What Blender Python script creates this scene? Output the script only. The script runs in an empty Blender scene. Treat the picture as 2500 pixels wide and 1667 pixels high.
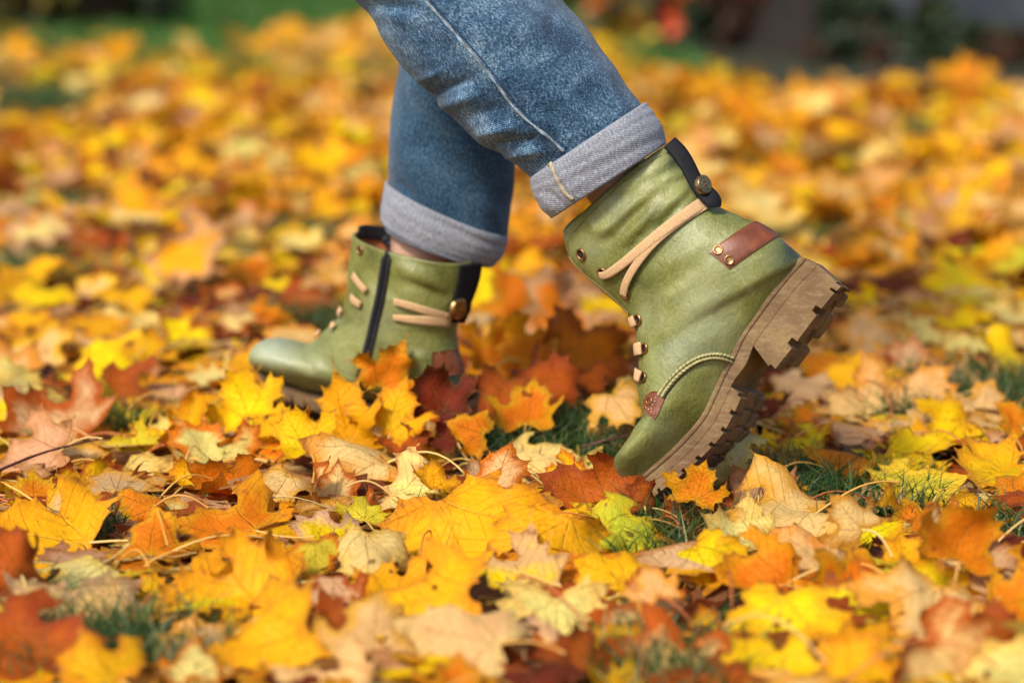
import bpy, bmesh, math, random
import numpy as np
from mathutils import Vector, Matrix
from mathutils.bvhtree import BVHTree
from mathutils.geometry import delaunay_2d_cdt

random.seed(7)
rng = np.random.default_rng(11)
scene = bpy.context.scene
COL = scene.collection

# ------------------------------------------------------------------ camera
F = 5895.0                     # focal length in pixels of the 2500 px wide photograph (85 mm)
PITCH = math.radians(11.7)
CAM = np.array([0.0, -2.286, 0.63])
cam_d = bpy.data.cameras.new('camera')
cam = bpy.data.objects.new('camera', cam_d)
COL.objects.link(cam)
cam.location = CAM
cam.rotation_euler = (math.pi / 2 - PITCH, 0, 0)
cam_d.sensor_width = 36.0
cam_d.lens = F / 2500 * 36
cam_d.clip_start = 0.05
cam_d.clip_end = 400
cam_d.dof.use_dof = True
cam_d.dof.focus_distance = 2.33
cam_d.dof.aperture_fstop = 2.5
scene.camera = cam

# ------------------------------------------------------------------ light
SUN_EL, SUN_AZ = math.radians(46), math.radians(215)     # azimuth clockwise from +Y
world = bpy.data.worlds.new('World')
scene.world = world
world.use_nodes = True
wn = world.node_tree
bg = wn.nodes['Background']
sky = wn.nodes.new('ShaderNodeTexSky')
sky.sky_type = 'NISHITA'
sky.sun_disc = False
sky.sun_elevation = SUN_EL
sky.sun_rotation = SUN_AZ
sky.dust_density = 3.0
sky.air_density = 1.0
wn.links.new(sky.outputs['Color'], bg.inputs['Color'])
bg.inputs['Strength'].default_value = 0.078
sun_d = bpy.data.lights.new('sun', 'SUN')
sun_d.energy = 1.7
sun_d.angle = math.radians(10)
sun_d.color = (1.0, 0.93, 0.82)
sun = bpy.data.objects.new('sun', sun_d)
COL.objects.link(sun)
sd = Vector((math.sin(SUN_AZ) * math.cos(SUN_EL), math.cos(SUN_AZ) * math.cos(SUN_EL), math.sin(SUN_EL)))
sun.rotation_euler = sd.to_track_quat('Z', 'Y').to_euler()
scene.view_settings.view_transform = 'Standard'
scene.view_settings.look = 'None'
scene.view_settings.exposure = 1.22
scene.view_settings.gamma = 1
scene.view_settings.use_curve_mapping = False
scene.render.engine = 'CYCLES'

# ------------------------------------------------------------------ helpers
FWD = np.array([0, math.cos(PITCH), -math.sin(PITCH)])
UP = np.array([0, math.sin(PITCH), math.cos(PITCH)])
RT = np.array([1.0, 0, 0])

def ray(px, py):
    d = FWD * F + RT * (px - 1250) - UP * (py - 833.5)
    return d / np.linalg.norm(d)

def on_plane(px, py, p0, n):
    d = ray(px, py)
    return CAM + d * (np.dot(p0 - CAM, n) / np.dot(d, n))

def on_y(px, py, y):
    return on_plane(px, py, np.array([0, y, 0.0]), np.array([0, 1.0, 0]))

def on_z(px, py, z=0.0):
    return on_plane(px, py, np.array([0, 0, z]), np.array([0, 0, 1.0]))

def unit(v):
    v = np.asarray(v, float)
    return v / np.linalg.norm(v)

def tag(o, label=None, cat=None, group=None, kind=None):
    if label: o['label'] = label
    if cat: o['category'] = cat
    if group: o['group'] = group
    if kind: o['kind'] = kind
    return o

def make(name, verts, faces, mat=None, parent=None, smooth=True, link=True):
    me = bpy.data.meshes.new(name)
    me.from_pydata([tuple(v) for v in verts], [], [tuple(int(i) for i in f) for f in faces])
    me.update()
    if smooth:
        me.polygons.foreach_set('use_smooth', [True] * len(me.polygons))
    if mat: me.materials.append(mat)
    o = bpy.data.objects.new(name, me)
    if link: COL.objects.link(o)
    if parent: o.parent = parent
    return o

def set_uv(me, uvs_per_vert, name='UVMap', wrap=None):
    uv = me.uv_layers.new(name=name)
    vi = np.empty(len(me.loops), dtype=np.int32)
    me.loops.foreach_get('vertex_index', vi)
    c = np.asarray(uvs_per_vert, float)[vi]
    uv.data.foreach_set('uv', c.ravel())

def cr(pts, n):
    """Catmull-Rom resampling of a table of rows to n rows."""
    P = np.asarray(pts, float)
    m = len(P) - 1
    Q = np.vstack([2 * P[0] - P[1], P, 2 * P[-1] - P[-2]])
    out = []
    for a in np.linspace(0, m, n):
        i = min(int(a), m - 1); t = a - i
        p0, p1, p2, p3 = Q[i], Q[i + 1], Q[i + 2], Q[i + 3]
        out.append(0.5 * (2 * p1 + (p2 - p0) * t + (2 * p0 - 5 * p1 + 4 * p2 - p3) * t * t + (3 * p1 - p0 - 3 * p2 + p3) * t ** 3))
    return np.array(out)

def grid_faces(nu, nv, closed=True):
    f = []
    for i in range(nu - 1):
        for j in range(nv if closed else nv - 1):
            k = (j + 1) % nv
            f.append((i * nv + j, i * nv + k, (i + 1) * nv + k, (i + 1) * nv + j))
    return f

def nodes_mat(name):
    m = bpy.data.materials.new(name)
    m.use_nodes = True
    nt = m.node_tree
    b = nt.nodes['Principled BSDF']
    return m, nt, b

class NT:
    def __init__(s, nt): s.nt = nt
    def n(s, typ, **kw):
        nd = s.nt.nodes.new(typ)
        for k, v in kw.items():
            if k.startswith('i_'): nd.inputs[k[2:].replace('_', ' ')].default_value = v
            else: setattr(nd, k, v)
        return nd
    def l(s, a, b): s.nt.links.new(a, b)
    def math(s, op, a, b=None, clamp=False):
        nd = s.nt.nodes.new('ShaderNodeMath'); nd.operation = op; nd.use_clamp = clamp
        for i, v in enumerate((a, b)):
            if v is None: continue
            if isinstance(v, (int, float)): nd.inputs[i].default_value = v
            else: s.l(v, nd.inputs[i])
        return nd.outputs[0]
    def mix(s, fac, a, b, typ='MIX'):
        nd = s.nt.nodes.new('ShaderNodeMix'); nd.data_type = 'RGBA'; nd.blend_type = typ
        for key, v in ((0, fac), (6, a), (7, b)):
            if isinstance(v, (int, float)): nd.inputs[key].default_value = v
            elif isinstance(v, tuple): nd.inputs[key].default_value = v if len(v) == 4 else (*v, 1)
            else: s.l(v, nd.inputs[key])
        return nd.outputs[2]
    def ramp(s, fac, stops, interp='LINEAR'):
        nd = s.nt.nodes.new('ShaderNodeValToRGB'); cr_ = nd.color_ramp; cr_.interpolation = interp
        while len(cr_.elements) > 1: cr_.elements.remove(cr_.elements[-1])
        for i, (p, c) in enumerate(stops):
            e = cr_.elements[0] if i == 0 else cr_.elements.new(p)
            e.position = p
            e.color = (c, c, c, 1) if isinstance(c, (int, float)) else (*c, 1)
        s.l(fac, nd.inputs[0]); return nd.outputs[0]
    def noise(s, vec, scale, detail=3, rough=0.5, dist=0.0):
        nd = s.nt.nodes.new('ShaderNodeTexNoise')
        nd.inputs['Scale'].default_value = scale; nd.inputs['Detail'].default_value = detail
        nd.inputs['Roughness'].default_value = rough; nd.inputs['Distortion'].default_value = dist
        if vec is not None: s.l(vec, nd.inputs['Vector'])
        return nd.outputs['Fac']
    def bump(s, h, strength, dist, normal=None):
        nd = s.nt.nodes.new('ShaderNodeBump')
        nd.inputs['Strength'].default_value = strength; nd.inputs['Distance'].default_value = dist
        s.l(h, nd.inputs['Height'])
        if normal is not None: s.l(normal, nd.inputs['Normal'])
        return nd.outputs[0]

def simple(name, col, rough=0.6, metal=0.0, var=0.25, scale=60, bump=0.3, bd=0.0004, spec=0.5):
    m, nt, b = nodes_mat(name); N = NT(nt)
    tc = N.n('ShaderNodeTexCoord').outputs['Object']
    nz = N.noise(tc, scale, 5, 0.6)
    dark = tuple(c * (1 - var) for c in col); lite = tuple(min(1, c * (1 + var)) for c in col)
    N.l(N.ramp(nz, [(0.3, dark), (0.7, lite)]), b.inputs['Base Color'])
    b.inputs['Roughness'].default_value = rough; b.inputs['Metallic'].default_value = metal
    b.inputs['Specular IOR Level'].default_value = spec
    N.l(N.bump(N.noise(tc, scale * 4, 3), bump, bd), b.inputs['Normal'])
    return m

# ------------------------------------------------------------------ materials
def mat_leather():
    m, nt, b = nodes_mat('green_leather'); N = NT(nt)
    tc = N.n('ShaderNodeTexCoord').outputs['Object']
    big = N.noise(tc, 16, 4, 0.55, 0.6)
    mid = N.noise(tc, 55, 5, 0.65, 1.2)
    fine = N.noise(tc, 420, 4, 0.6)
    c = N.ramp(big, [(0.30, (0.074, 0.078, 0.012)), (0.44, (0.155, 0.158, 0.034)), (0.58, (0.225, 0.232, 0.070)), (0.72, (0.35, 0.37, 0.18))])
    c = N.mix(N.ramp(mid, [(0.40, 0.0), (0.72, 0.55)]), c, (0.12, 0.15, 0.018))
    c = N.mix(N.ramp(fine, [(0.45, 0.0), (0.7, 0.30)]), c, (0.38, 0.42, 0.18))
    pa = N.n('ShaderNodeAttribute', attribute_name='patina_sheen').outputs['Fac']
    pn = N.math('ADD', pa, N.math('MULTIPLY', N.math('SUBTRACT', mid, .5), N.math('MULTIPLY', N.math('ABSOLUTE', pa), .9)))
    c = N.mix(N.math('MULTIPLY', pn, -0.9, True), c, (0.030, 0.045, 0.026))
    c = N.mix(N.math('MULTIPLY', pn, 0.8, True), c, (0.33, 0.37, 0.25))  # light tone serves both pale patina and painted sky sheen
    N.l(c, b.inputs['Base Color'])
    N.l(N.ramp(mid, [(0.3, 0.34), (0.8, 0.52)]), b.inputs['Roughness'])
    vor = N.n('ShaderNodeTexVoronoi', feature='DISTANCE_TO_EDGE'); vor.inputs['Scale'].default_value = 520
    N.l(tc, vor.inputs['Vector'])
    h1 = N.bump(N.ramp(vor.outputs['Distance'], [(0, 0.0), (0.12, 1.0)]), 0.3, 0.0003)
    # shallow flex creases running across the vamp
    wv = N.n('ShaderNodeTexNoise'); wv.inputs['Scale'].default_value = 70; wv.inputs['Detail'].default_value = 4; wv.inputs['Distortion'].default_value = 1.5
    mp = N.n('ShaderNodeMapping'); mp.inputs['Scale'].default_value = (1.6, 0.35, 1.0); mp.inputs['Rotation'].default_value = (0, 0.7, 0)
    N.l(tc, mp.inputs['Vector']); N.l(mp.outputs[0], wv.inputs['Vector'])
    h2 = N.bump(wv.outputs['Fac'], 0.6, 0.0016, h1)
    h3 = N.bump(big, 0.5, 0.004, h2)
    N.l(h3, b.inputs['Normal'])
    return m

def mat_denim(name, mode):
    m, nt, b = nodes_mat(name); N = NT(nt)
    uv = N.n('ShaderNodeUVMap', uv_map='UVMap').outputs[0]       # metres along / around
    tc = N.n('ShaderNodeTexCoord').outputs['Object']
    sep = N.n('ShaderNodeSeparateXYZ'); N.l(uv, sep.inputs[0])
    tw = N.math('SINE', N.math('MULTIPLY', N.math('ADD', sep.outputs[0], N.math('MULTIPLY', sep.outputs[1], 0.55)), 2 * math.pi * (620 if mode == 'face' else 480)))
    mp = N.n('ShaderNodeMapping'); mp.inputs['Scale'].default_value = (1, 2.2, 1)
    N.l(uv, mp.inputs['Vector'])
    slub = N.noise(mp.outputs[0], 230, 3, 0.8)
    speck = N.noise(uv, 430, 3, 0.85)
    big = N.noise(tc, 13, 4, 0.6, 0.8)
    mid = N.noise(tc, 45, 4, 0.65, 0.5)
    mixf = N.math('ADD', N.math('MULTIPLY', slub, 0.55), N.math('MULTIPLY', speck, 0.45))
    if mode == 'face':
        f = N.math('ADD', mixf, N.math('MULTIPLY', N.math('SUBTRACT', big, 0.5), 0.30))
        f = N.math('ADD', f, N.math('MULTIPLY', N.math('SUBTRACT', mid, 0.5), 0.26))
        f = N.math('ADD', f, N.math('MULTIPLY', tw, 0.05))
        c = N.ramp(f, [(0.39, (0.006, 0.020, 0.046)), (0.47, (0.024, 0.068, 0.130)), (0.54, (0.060, 0.132, 0.218)), (0.65, (0.29, 0.40, 0.49))])
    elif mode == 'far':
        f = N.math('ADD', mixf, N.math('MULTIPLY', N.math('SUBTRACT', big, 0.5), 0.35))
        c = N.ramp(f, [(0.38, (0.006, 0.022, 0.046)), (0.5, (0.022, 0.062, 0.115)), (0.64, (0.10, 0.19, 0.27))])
    else:
        f = N.math('ADD', mixf, N.math('MULTIPLY', tw, 0.03))
        f = N.math('ADD', f, N.math('MULTIPLY', N.math('SUBTRACT', big, 0.5), 0.15))
        c = N.ramp(f, [(0.32, (0.070, 0.088, 0.125)), (0.5, (0.235, 0.252, 0.300)), (0.68, (0.50, 0.51, 0.54))])
    N.l(c, b.inputs['Base Color'])
    b.inputs['Roughness'].default_value = 0.92
    b.inputs['Specular IOR Level'].default_value = 0.2
    b.inputs['Sheen Weight'].default_value = 0.15
    h = N.bump(tw, 0.5, 0.0003)
    h = N.bump(slub, 0.6, 0.0006, h)
    h = N.bump(mid, 0.5, 0.003, h)
    N.l(h, b.inputs['Normal'])
    return m

def mat_sole():
    m, nt, b = nodes_mat('crepe_rubber'); N = NT(nt)
    tc = N.n('ShaderNodeTexCoord').outputs['Object']
    a = N.noise(tc, 22, 5, 0.65); f = N.noise(tc, 260, 4, 0.7)
    mp = N.n('ShaderNodeMapping'); mp.inputs['Rotation'].default_value = (0, math.radians(50), 0); mp.inputs['Scale'].default_value = (0.2, 1, 1.6)
    N.l(tc, mp.inputs['Vector'])
    st = N.noise(mp.outputs[0], 170, 4, 0.7)
    c = N.ramp(a, [(0.3, (0.100, 0.052, 0.021)), (0.5, (0.165, 0.096, 0.040)), (0.7, (0.245, 0.160, 0.064))])
    c = N.mix(N.ramp(f, [(0.45, 0.0), (0.75, 0.6)]), c, (0.10, 0.056, 0.030))
    c = N.mix(N.ramp(st, [(0.5, 0.0), (0.7, 0.5)]), c, (0.29, 0.22, 0.13))
    N.l(c, b.inputs['Base Color']); b.inputs['Roughness'].default_value = 0.85
    h = N.bump(f, 0.6, 0.0008); h = N.bump(st, 0.5, 0.001, h); N.l(h, b.inputs['Normal'])
    return m

def mat_leaf():
    m, nt, b = nodes_mat('maple_leaf'); N = NT(nt)
    A = lambda nm: N.n('ShaderNodeAttribute', attribute_name=nm)
    c1 = A('col'); c2 = A('col2'); lc = A('lco').outputs['Vector']
    vein = N.n('ShaderNodeUVMap', uv_map='vein').outputs[0]
    sv = N.n('ShaderNodeSeparateXYZ'); N.l(vein, sv.inputs[0]); S, T = sv.outputs[0], sv.outputs[1]
    blot = N.noise(lc, 2.6, 5, 0.6, 0.5)
    edge = c1.outputs['Alpha']                                  # 0 at the rim, 1 inside
    f = N.math('ADD', blot, N.math('MULTIPLY', N.math('SUBTRACT', 0.55, edge), 0.45))
    c = N.mix(N.ramp(f, [(0.38, 0.0), (0.66, 1.0)]), c1.outputs['Color'], c2.outputs['Color'])
    mott = N.noise(lc, 16, 4, 0.7)
    c = N.mix(N.ramp(mott, [(0.35, 0.0), (0.8, 0.40)]), c, N.mix(0.55, c, (0.35, 0.10, 0.012), 'MULTIPLY'))
    # brown flecks
    sp = N.noise(lc, 34, 3, 0.6); sp2 = N.noise(lc, 5.5, 3, 0.5)
    spm = N.math('MULTIPLY', N.ramp(sp, [(0.60, 0.0), (0.69, 1.0)]), N.ramp(sp2, [(0.46, 0.0), (0.66, 0.8)]))
    c = N.mix(spm, c, (0.12, 0.035, 0.008))
    bs = N.noise(lc, 4.2, 2, 0.4)
    c = N.mix(N.ramp(bs, [(0.71, 0.0), (0.76, 0.8)]), c, (0.16, 0.055, 0.015))
    # crisp brown rim
    rim = N.math('MULTIPLY', N.ramp(edge, [(0.0, 0.75), (0.22, 0.0)]), N.ramp(N.noise(lc, 9, 3), [(0.4, 0.0), (0.6, 1.0)]))
    c = N.mix(rim, c, (0.20, 0.070, 0.015))
    # veins
    mainw = N.math('MULTIPLY', N.math('SUBTRACT', 1.15, S), 0.017)
    main = N.math('SUBTRACT', 1.0, N.math('DIVIDE', T, mainw), clamp=True)
    fr = N.math('FRACT', N.math('MULTIPLY', N.math('SUBTRACT', S, N.math('MULTIPLY', T, 0.9)), 8.0))
    sec = N.math('SUBTRACT', 1.0, N.math('DIVIDE', N.math('ABSOLUTE', N.math('SUBTRACT', fr, 0.5)), 0.055), clamp=True)
    net = N.n('ShaderNodeTexVoronoi', feature='DISTANCE_TO_EDGE'); net.inputs['Scale'].default_value = 26; N.l(lc, net.inputs['Vector'])
    netm = N.ramp(net.outputs['Distance'], [(0.0, 1.0), (0.06, 0.0)])
    vm = N.math('MAXIMUM', main, N.math('MULTIPLY', sec, 0.5))
    vm = N.math('MAXIMUM', vm, N.math('MULTIPLY', netm, 0.12))
    c = N.mix(N.math('MULTIPLY', vm, 0.65), c, N.mix(0.35, c, (0.85, 0.50, 0.08)))
    N.l(c, b.inputs['Base Color'])
    N.l(N.ramp(mott, [(0.3, 0.42), (0.8, 0.62)]), b.inputs['Roughness'])
    b.inputs['Specular IOR Level'].default_value = 0.14
    h = N.bump(vm, 0.8, -0.002); h = N.bump(N.noise(lc, 11, 4, 0.6), 0.6, 0.004, h)
    N.l(h, b.inputs['Normal'])
    tr = N.n('ShaderNodeBsdfTranslucent'); N.l(c, tr.inputs['Color']); N.l(h, tr.inputs['Normal'])
    mx = N.n('ShaderNodeMixShader'); mx.inputs[0].default_value = 0.24
    N.l(b.outputs[0], mx.inputs[1]); N.l(tr.outputs[0], mx.inputs[2])
    N.l(mx.outputs[0], nt.nodes['Material Output'].inputs['Surface'])
    return m

def mat_stalk():
    m, nt, b = nodes_mat('leaf_stalk'); N = NT(nt)
    N.l(N.n('ShaderNodeAttribute', attribute_name='col').outputs['Color'], b.inputs['Base Color'])
    b.inputs['Roughness'].default_value = 0.5
    return m

def mat_blade(name, c0, c1):
    m, nt, b = nodes_mat(name); N = NT(nt)
    at = N.n('ShaderNodeAttribute', attribute_name='tone')
    c = N.ramp(at.outputs['Fac'], [(0.0, c0), (0.75, c1), (1.0, (0.30, 0.25, 0.09))])
    N.l(c, b.inputs['Base Color']); b.inputs['Roughness'].default_value = 0.5
    tr = N.n('ShaderNodeBsdfTranslucent'); N.l(c, tr.inputs['Color'])
    mx = N.n('ShaderNodeMixShader'); mx.inputs[0].default_value = 0.3
    N.l(b.outputs[0], mx.inputs[1]); N.l(tr.outputs[0], mx.inputs[2])
    N.l(mx.outputs[0], nt.nodes['Material Output'].inputs['Surface'])
    return m

def mat_ground():
    m, nt, b = nodes_mat('soil_and_turf'); N = NT(nt)
    tc = N.n('ShaderNodeTexCoord').outputs['Object']
    a = N.noise(tc, 1.3, 4, 0.6); f = N.noise(tc, 60, 5, 0.7)
    c = N.ramp(f, [(0.3, (0.012, 0.016, 0.006)), (0.55, (0.030, 0.040, 0.012)), (0.8, (0.060, 0.055, 0.022))])
    c = N.mix(N.ramp(a, [(0.4, 0.0), (0.6, 0.6)]), c, (0.035, 0.022, 0.010))
    N.l(c, b.inputs['Base Color']); b.inputs['Roughness'].default_value = 0.95
    N.l(N.bump(f, 1.0, 0.02), b.inputs['Normal'])
    return m

M_LEATHER = mat_leather()
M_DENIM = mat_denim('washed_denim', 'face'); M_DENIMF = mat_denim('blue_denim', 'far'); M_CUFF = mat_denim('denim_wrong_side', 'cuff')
M_SOLE = mat_sole(); M_LEAF = mat_leaf(); M_STALK = mat_stalk()
M_BLACK = simple('black_strap_leather', (0.006, 0.006, 0.009), 0.7, var=0.2, scale=120, spec=0.22)
M_BROWN = simple('brown_leather', (0.165, 0.045, 0.016), 0.38, var=0.35, scale=70, bd=0.0006)
M_LINING = simple('rust_lining', (0.42, 0.13, 0.045), 0.7)
M_LACE = simple('tan_lace_cord', (0.60, 0.38, 0.19), 0.85, var=0.22, scale=700, bump=0.8, bd=0.0008)
M_BRASS = simple('antique_brass', (0.36, 0.20, 0.085), 0.34, metal=0.9, var=0.5, scale=160)
M_BRASSL = simple('worn_brass', (0.50, 0.40, 0.20), 0.36, metal=0.7, var=0.4, scale=160)
M_BRASSB = simple('tarnished_brass', (0.26, 0.19, 0.10), 0.32, metal=0.85, var=0.6, scale=200)
M_HOLE = simple('dark_hole', (0.01, 0.008, 0.006), 0.9)
M_STITCH = simple('olive_thread', (0.20, 0.16, 0.045), 0.8, scale=500)
M_BRAIDS = simple('tan_green_plait', (0.36, 0.33, 0.15), 0.8, var=.3, scale=300)
M_BRAID = simple('olive_cord', (0.13, 0.125, 0.040), 0.75, var=0.4, scale=420, bump=0.8)
M_SEAM = simple('ecru_thread', (0.40, 0.35, 0.24), 0.9, var=0.3, scale=600)
M_WEAR = simple('worn_denim_ridge', (0.20, 0.25, 0.29), 0.9, var=0.75, scale=110)
M_SKIN = simple('skin', (0.60, 0.36, 0.25), 0.5, var=0.08)
M_ZIP = simple('black_zip_tape', (0.010, 0.011, 0.016), 0.6, var=0.3, scale=300)
M_GRASS = mat_blade('grass_blades', (0.010, 0.040, 0.008), (0.045, 0.125, 0.018))
M_LAWN = mat_blade('far_lawn_blades', (0.020, 0.095, 0.012), (0.070, 0.26, 0.026))
M_GROUND = mat_ground()

# ------------------------------------------------------------------ the ground
def ground():
    nx, ny = 60, 60
    xs = np.concatenate([np.linspace(-150, -6, 12), np.linspace(-5.5, 5.5, 36), np.linspace(6, 150, 12)])
    ys = np.concatenate([np.linspace(-60, -4, 8), np.linspace(-3.5, 11, 44), np.linspace(13, 250, 8)])
    V = [(x, y, -0.030 + 0.004 * math.sin(x * 2.1) * math.cos(y * 1.7)) for y in ys for x in xs]
    o = make('ground', V, grid_faces(len(ys), len(xs), False), M_GROUND)
    tag(o, kind='structure')
ground()

# ------------------------------------------------------------------ the person: boots
def ridge_disp(P2, ridges):
    """signed bumps along traced fold lines; P2 are pixel positions."""
    d = np.zeros(len(P2))
    for (x0, y0, x1, y1, w, h) in ridges:
        a = np.array([x0, y0], float); b = np.array([x1, y1], float)
        ab = b - a; L = np.linalg.norm(ab)
        t = ((P2 - a) @ ab) / L ** 2
        tc = np.clip(t, 0, 1)
        q = a + tc[:, None] * ab
        dist = np.linalg.norm(P2 - q, axis=1)
        d += h * np.exp(-(dist / w) ** 2) * (0.35 + 0.65 * np.sin(np.pi * np.clip(tc * 0.8 + 0.1, 0, 1)))
    return d

def project(P):
    Q = P - CAM
    z = Q @ FWD
    return np.stack([1250 + F * (Q @ RT) / z, 833.5 - F * (Q @ UP) / z], axis=1)

class Upper:
    """Boot upper lofted from rings that run from back/feather line (t=0) to the front outline (t=1)."""
    def __init__(s, rows, p0, n, nu=130, nv=96, ridges=(), tm=0.42, shaft=0):
        s.p0, s.n, s.nu, s.nv = p0, n, nu, nv
        R = cr(rows, nu)
        phi = np.linspace(0, 2 * np.pi, nv, endpoint=False)
        V = []
        for ri, r in enumerate(R):
            bl_ = np.clip(ri / nu * len(rows) / shaft, 0, 1) if shaft else 1.0; bl_ = bl_ * bl_ * (3 - 2 * bl_)
            mid = on_plane((r[0] + r[2]) / 2, (r[1] + r[3]) / 2, p0, n); n_ = unit((unit(mid - CAM) + [.05, 0, -.12]) * (1 - bl_) + n * bl_)
            Fp = on_plane(r[0], r[1], p0, n); Bp = on_plane(r[2], r[3], p0, n)
            w0, wm = max(r[4], 0), max(r[5], 0.001)
            t = (1 - np.cos(phi)) / 2
            side = np.where(np.sin(phi) >= 0, -1, 1)
            tl = np.clip(t / tm, 0, 1); th = np.clip((t - tm) / (1 - tm), 0, 1)
            w = np.where(t < tm, w0 + (wm - w0) * np.sqrt(np.maximum(0, 1 - (1 - tl) ** 2)), wm * np.sqrt(np.maximum(0, 1 - th ** 2.1)))
            w[np.abs(np.sin(phi)) < 1e-9] *= np.where(t[np.abs(np.sin(phi)) < 1e-9] < .5, 1, 0)
            off = w0 * (1 - t) ** 1.5
            P = Bp + (Fp - Bp) * t[:, None] + n_ * (side * w + off)[:, None]
            V.append(P)
        V = np.array(V)
        s.grid = V
        Nn = s.normals()
        P2 = project(V.reshape(-1, 3))
        d = ridge_disp(P2, ridges).reshape(nu, nv) if ridges else np.zeros((nu, nv))
        near = (np.sin(phi) >= 0).astype(float)
        s.grid = V + Nn * (d * (0.3 + 0.7 * near[None, :]))[..., None]
        s.N = s.normals()
    def normals(s):
        V = s.grid
        du = np.gradient(V, axis=0)
        dv = np.roll(V, -1, axis=1) - np.roll(V, 1, axis=1)
        n = np.cross(dv, du)
        n /= np.maximum(np.linalg.norm(n, axis=2, keepdims=True), 1e-9)
        # outward = away from the ring centre
        c = V.mean(axis=1, keepdims=True)
        sgn = np.sign(np.sum(n * (V - c), axis=2, keepdims=True)); sgn[sgn == 0] = 1
        return n * sgn
    def mesh(s, name, mat, parent=None, patina_sheen=()):
        nu, nv = s.nu, s.nv
        V = s.grid.reshape(-1, 3)
        f = grid_faces(nu, nv)
        f.append(tuple(range((nu - 1) * nv, nu * nv)))
        # inner wall of the open top, so that the shaft has a thickness
        c = s.grid[0].mean(axis=0)
        inner = []
        for k in range(14):
            g = s.grid[k * 2]; cc = g.mean(axis=0)
            d = g - cc; L = np.linalg.norm(d, axis=1, keepdims=True)
            inner.append(cc + d / L * (L - 0.0035))
        inn = np.concatenate(inner)
        base = len(V)
        V = np.concatenate([V, inn])
        for j in range(nv):
            k = (j + 1) % nv
            f.append((j, base + j, base + k, k))
        for i in range(13):
            for j in range(nv):
                k = (j + 1) % nv
                f.append((base + i * nv + j, base + (i + 1) * nv + j, base + (i + 1) * nv + k, base + i * nv + k))
        s.obj = make(name, V, f, mat, parent)
        s.obj.data.materials.append(M_LINING)
        npoly = len(s.obj.data.polygons)
        for p in list(s.obj.data.polygons)[npoly - 13 * nv:]:
            p.material_index = 1
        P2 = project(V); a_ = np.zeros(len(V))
        for (x, y, rx, v_) in patina_sheen: a_ += v_ * np.exp(-(((P2[:, 0] - x) ** 2 + (P2[:, 1] - y) ** 2) / rx ** 2))
        at_ = s.obj.data.attributes.new('patina_sheen', 'FLOAT', 'POINT'); at_.data.foreach_set('value', a_)
        s.bvh = BVHTree.FromPolygons([tuple(v) for v in s.grid.reshape(-1, 3)], grid_faces(nu, nv))
        return s.obj
    def hit(s, px, py, lift=0.0):
        d = ray(px, py)
        loc, nrm, idx, dist = s.bvh.ray_cast(Vector(CAM), Vector(d))
        if loc is None:
            loc, nrm, idx, dist = s.bvh.find_nearest(Vector(on_plane(px, py, s.p0, s.n)))
        nrm = np.array(nrm)
        if np.dot(nrm, d) > 0: nrm = -nrm
        return np.array(loc) + nrm * lift, nrm
    def param(s, px, py):
        """nearest (row, column) on the near side for a pixel"""
        half = s.nv // 2 + 1
        P2 = project(s.grid[:, :half].reshape(-1, 3))
        i = np.argmin(((P2 - [px, py]) ** 2).sum(axis=1))
        return i // half, i % half
    def at(s, u, v, lift=0.0):
        u = min(max(u, 0), s.nu - 1.001); i = int(u); a = u - i
        v = v % s.nv; j = int(v); b = v - j; k = (j + 1) % s.nv
        G, Nn = s.grid, s.N
        def bl(A): return (A[i, j] * (1 - a) * (1 - b) + A[i + 1, j] * a * (1 - b) + A[i, k] * (1 - a) * b + A[i + 1, k] * a * b)
        n = bl(Nn); n = n / max(np.linalg.norm(n), 1e-9)
        return bl(G) + n * lift, n

def ribbon(path, normals, width, thick, name, mat, parent, taper=None, rnd=True):
    """flat strap / lace along points; width may be per point"""
    P = np.array(path); Nn = np.array(normals)
    m = len(P)
    T = np.gradient(P, axis=0); T /= np.linalg.norm(T, axis=1, keepdims=True)
    S = np.cross(T, Nn); S /= np.maximum(np.linalg.norm(S, axis=1, keepdims=True), 1e-9)
    Nn = np.cross(S, T)
    W = np.full(m, width) if np.isscalar(width) else np.array(width)
    k = 10
    V = []
    for i in range(m):
        for j in range(k):
            a = 2 * math.pi * j / k
            ca, sa = math.cos(a), math.sin(a)
            ex = math.copysign(abs(ca) ** 0.6, ca); ez = math.copysign(abs(sa) ** 0.8, sa)
            V.append(P[i] + S[i] * ex * W[i] / 2 + Nn[i] * ez * thick / 2)
    f = grid_faces(m, k) + [tuple(range(k))[::-1], tuple(range((m - 1) * k, m * k))]
    return make(name, V, f, mat, parent)

def smooth_path(pts, n):
    return cr(pts, n)

def ring_mesh(c, n, R, r, name, mat, parent, squash=1.0, axis=None):
    """torus (eyelet rim)"""
    n = unit(n); a = unit(np.cross(n, [0, 0, 1])); b = np.cross(n, a)
    V = []; A, B = 24, 8
    for i in range(A):
        t = 2 * math.pi * i / A
        d = a * math.cos(t) + b * math.sin(t) * squash
        for j in range(B):
            p = 2 * math.pi * j / B
            V.append(c + d * (R + r * math.cos(p)) + n * r * math.sin(p))
    f = []
    for i in range(A):
        for j in range(B):
            i2, j2 = (i + 1) % A, (j + 1) % B
            f.append((i * B + j, i2 * B + j, i2 * B + j2, i * B + j2))
    return make(name, V, f, mat, parent)

def lathe(c, n, prof, name, mat, parent, seg=28):
    """prof: list of (radius, height) along n"""
    n = unit(n); a = unit(np.cross(n, [0, 0.2, 1])); b = np.cross(n, a)
    V = []
    for (r, h) in prof:
        for i in range(seg):
            t = 2 * math.pi * i / seg
            V.append(c + (a * math.cos(t) + b * math.sin(t)) * max(r, 1e-5) + n * h)
    f = grid_faces(len(prof), seg) + [tuple(range((len(prof) - 1) * seg, len(prof) * seg))]
    return make(name, V, f, mat, parent)

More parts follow.
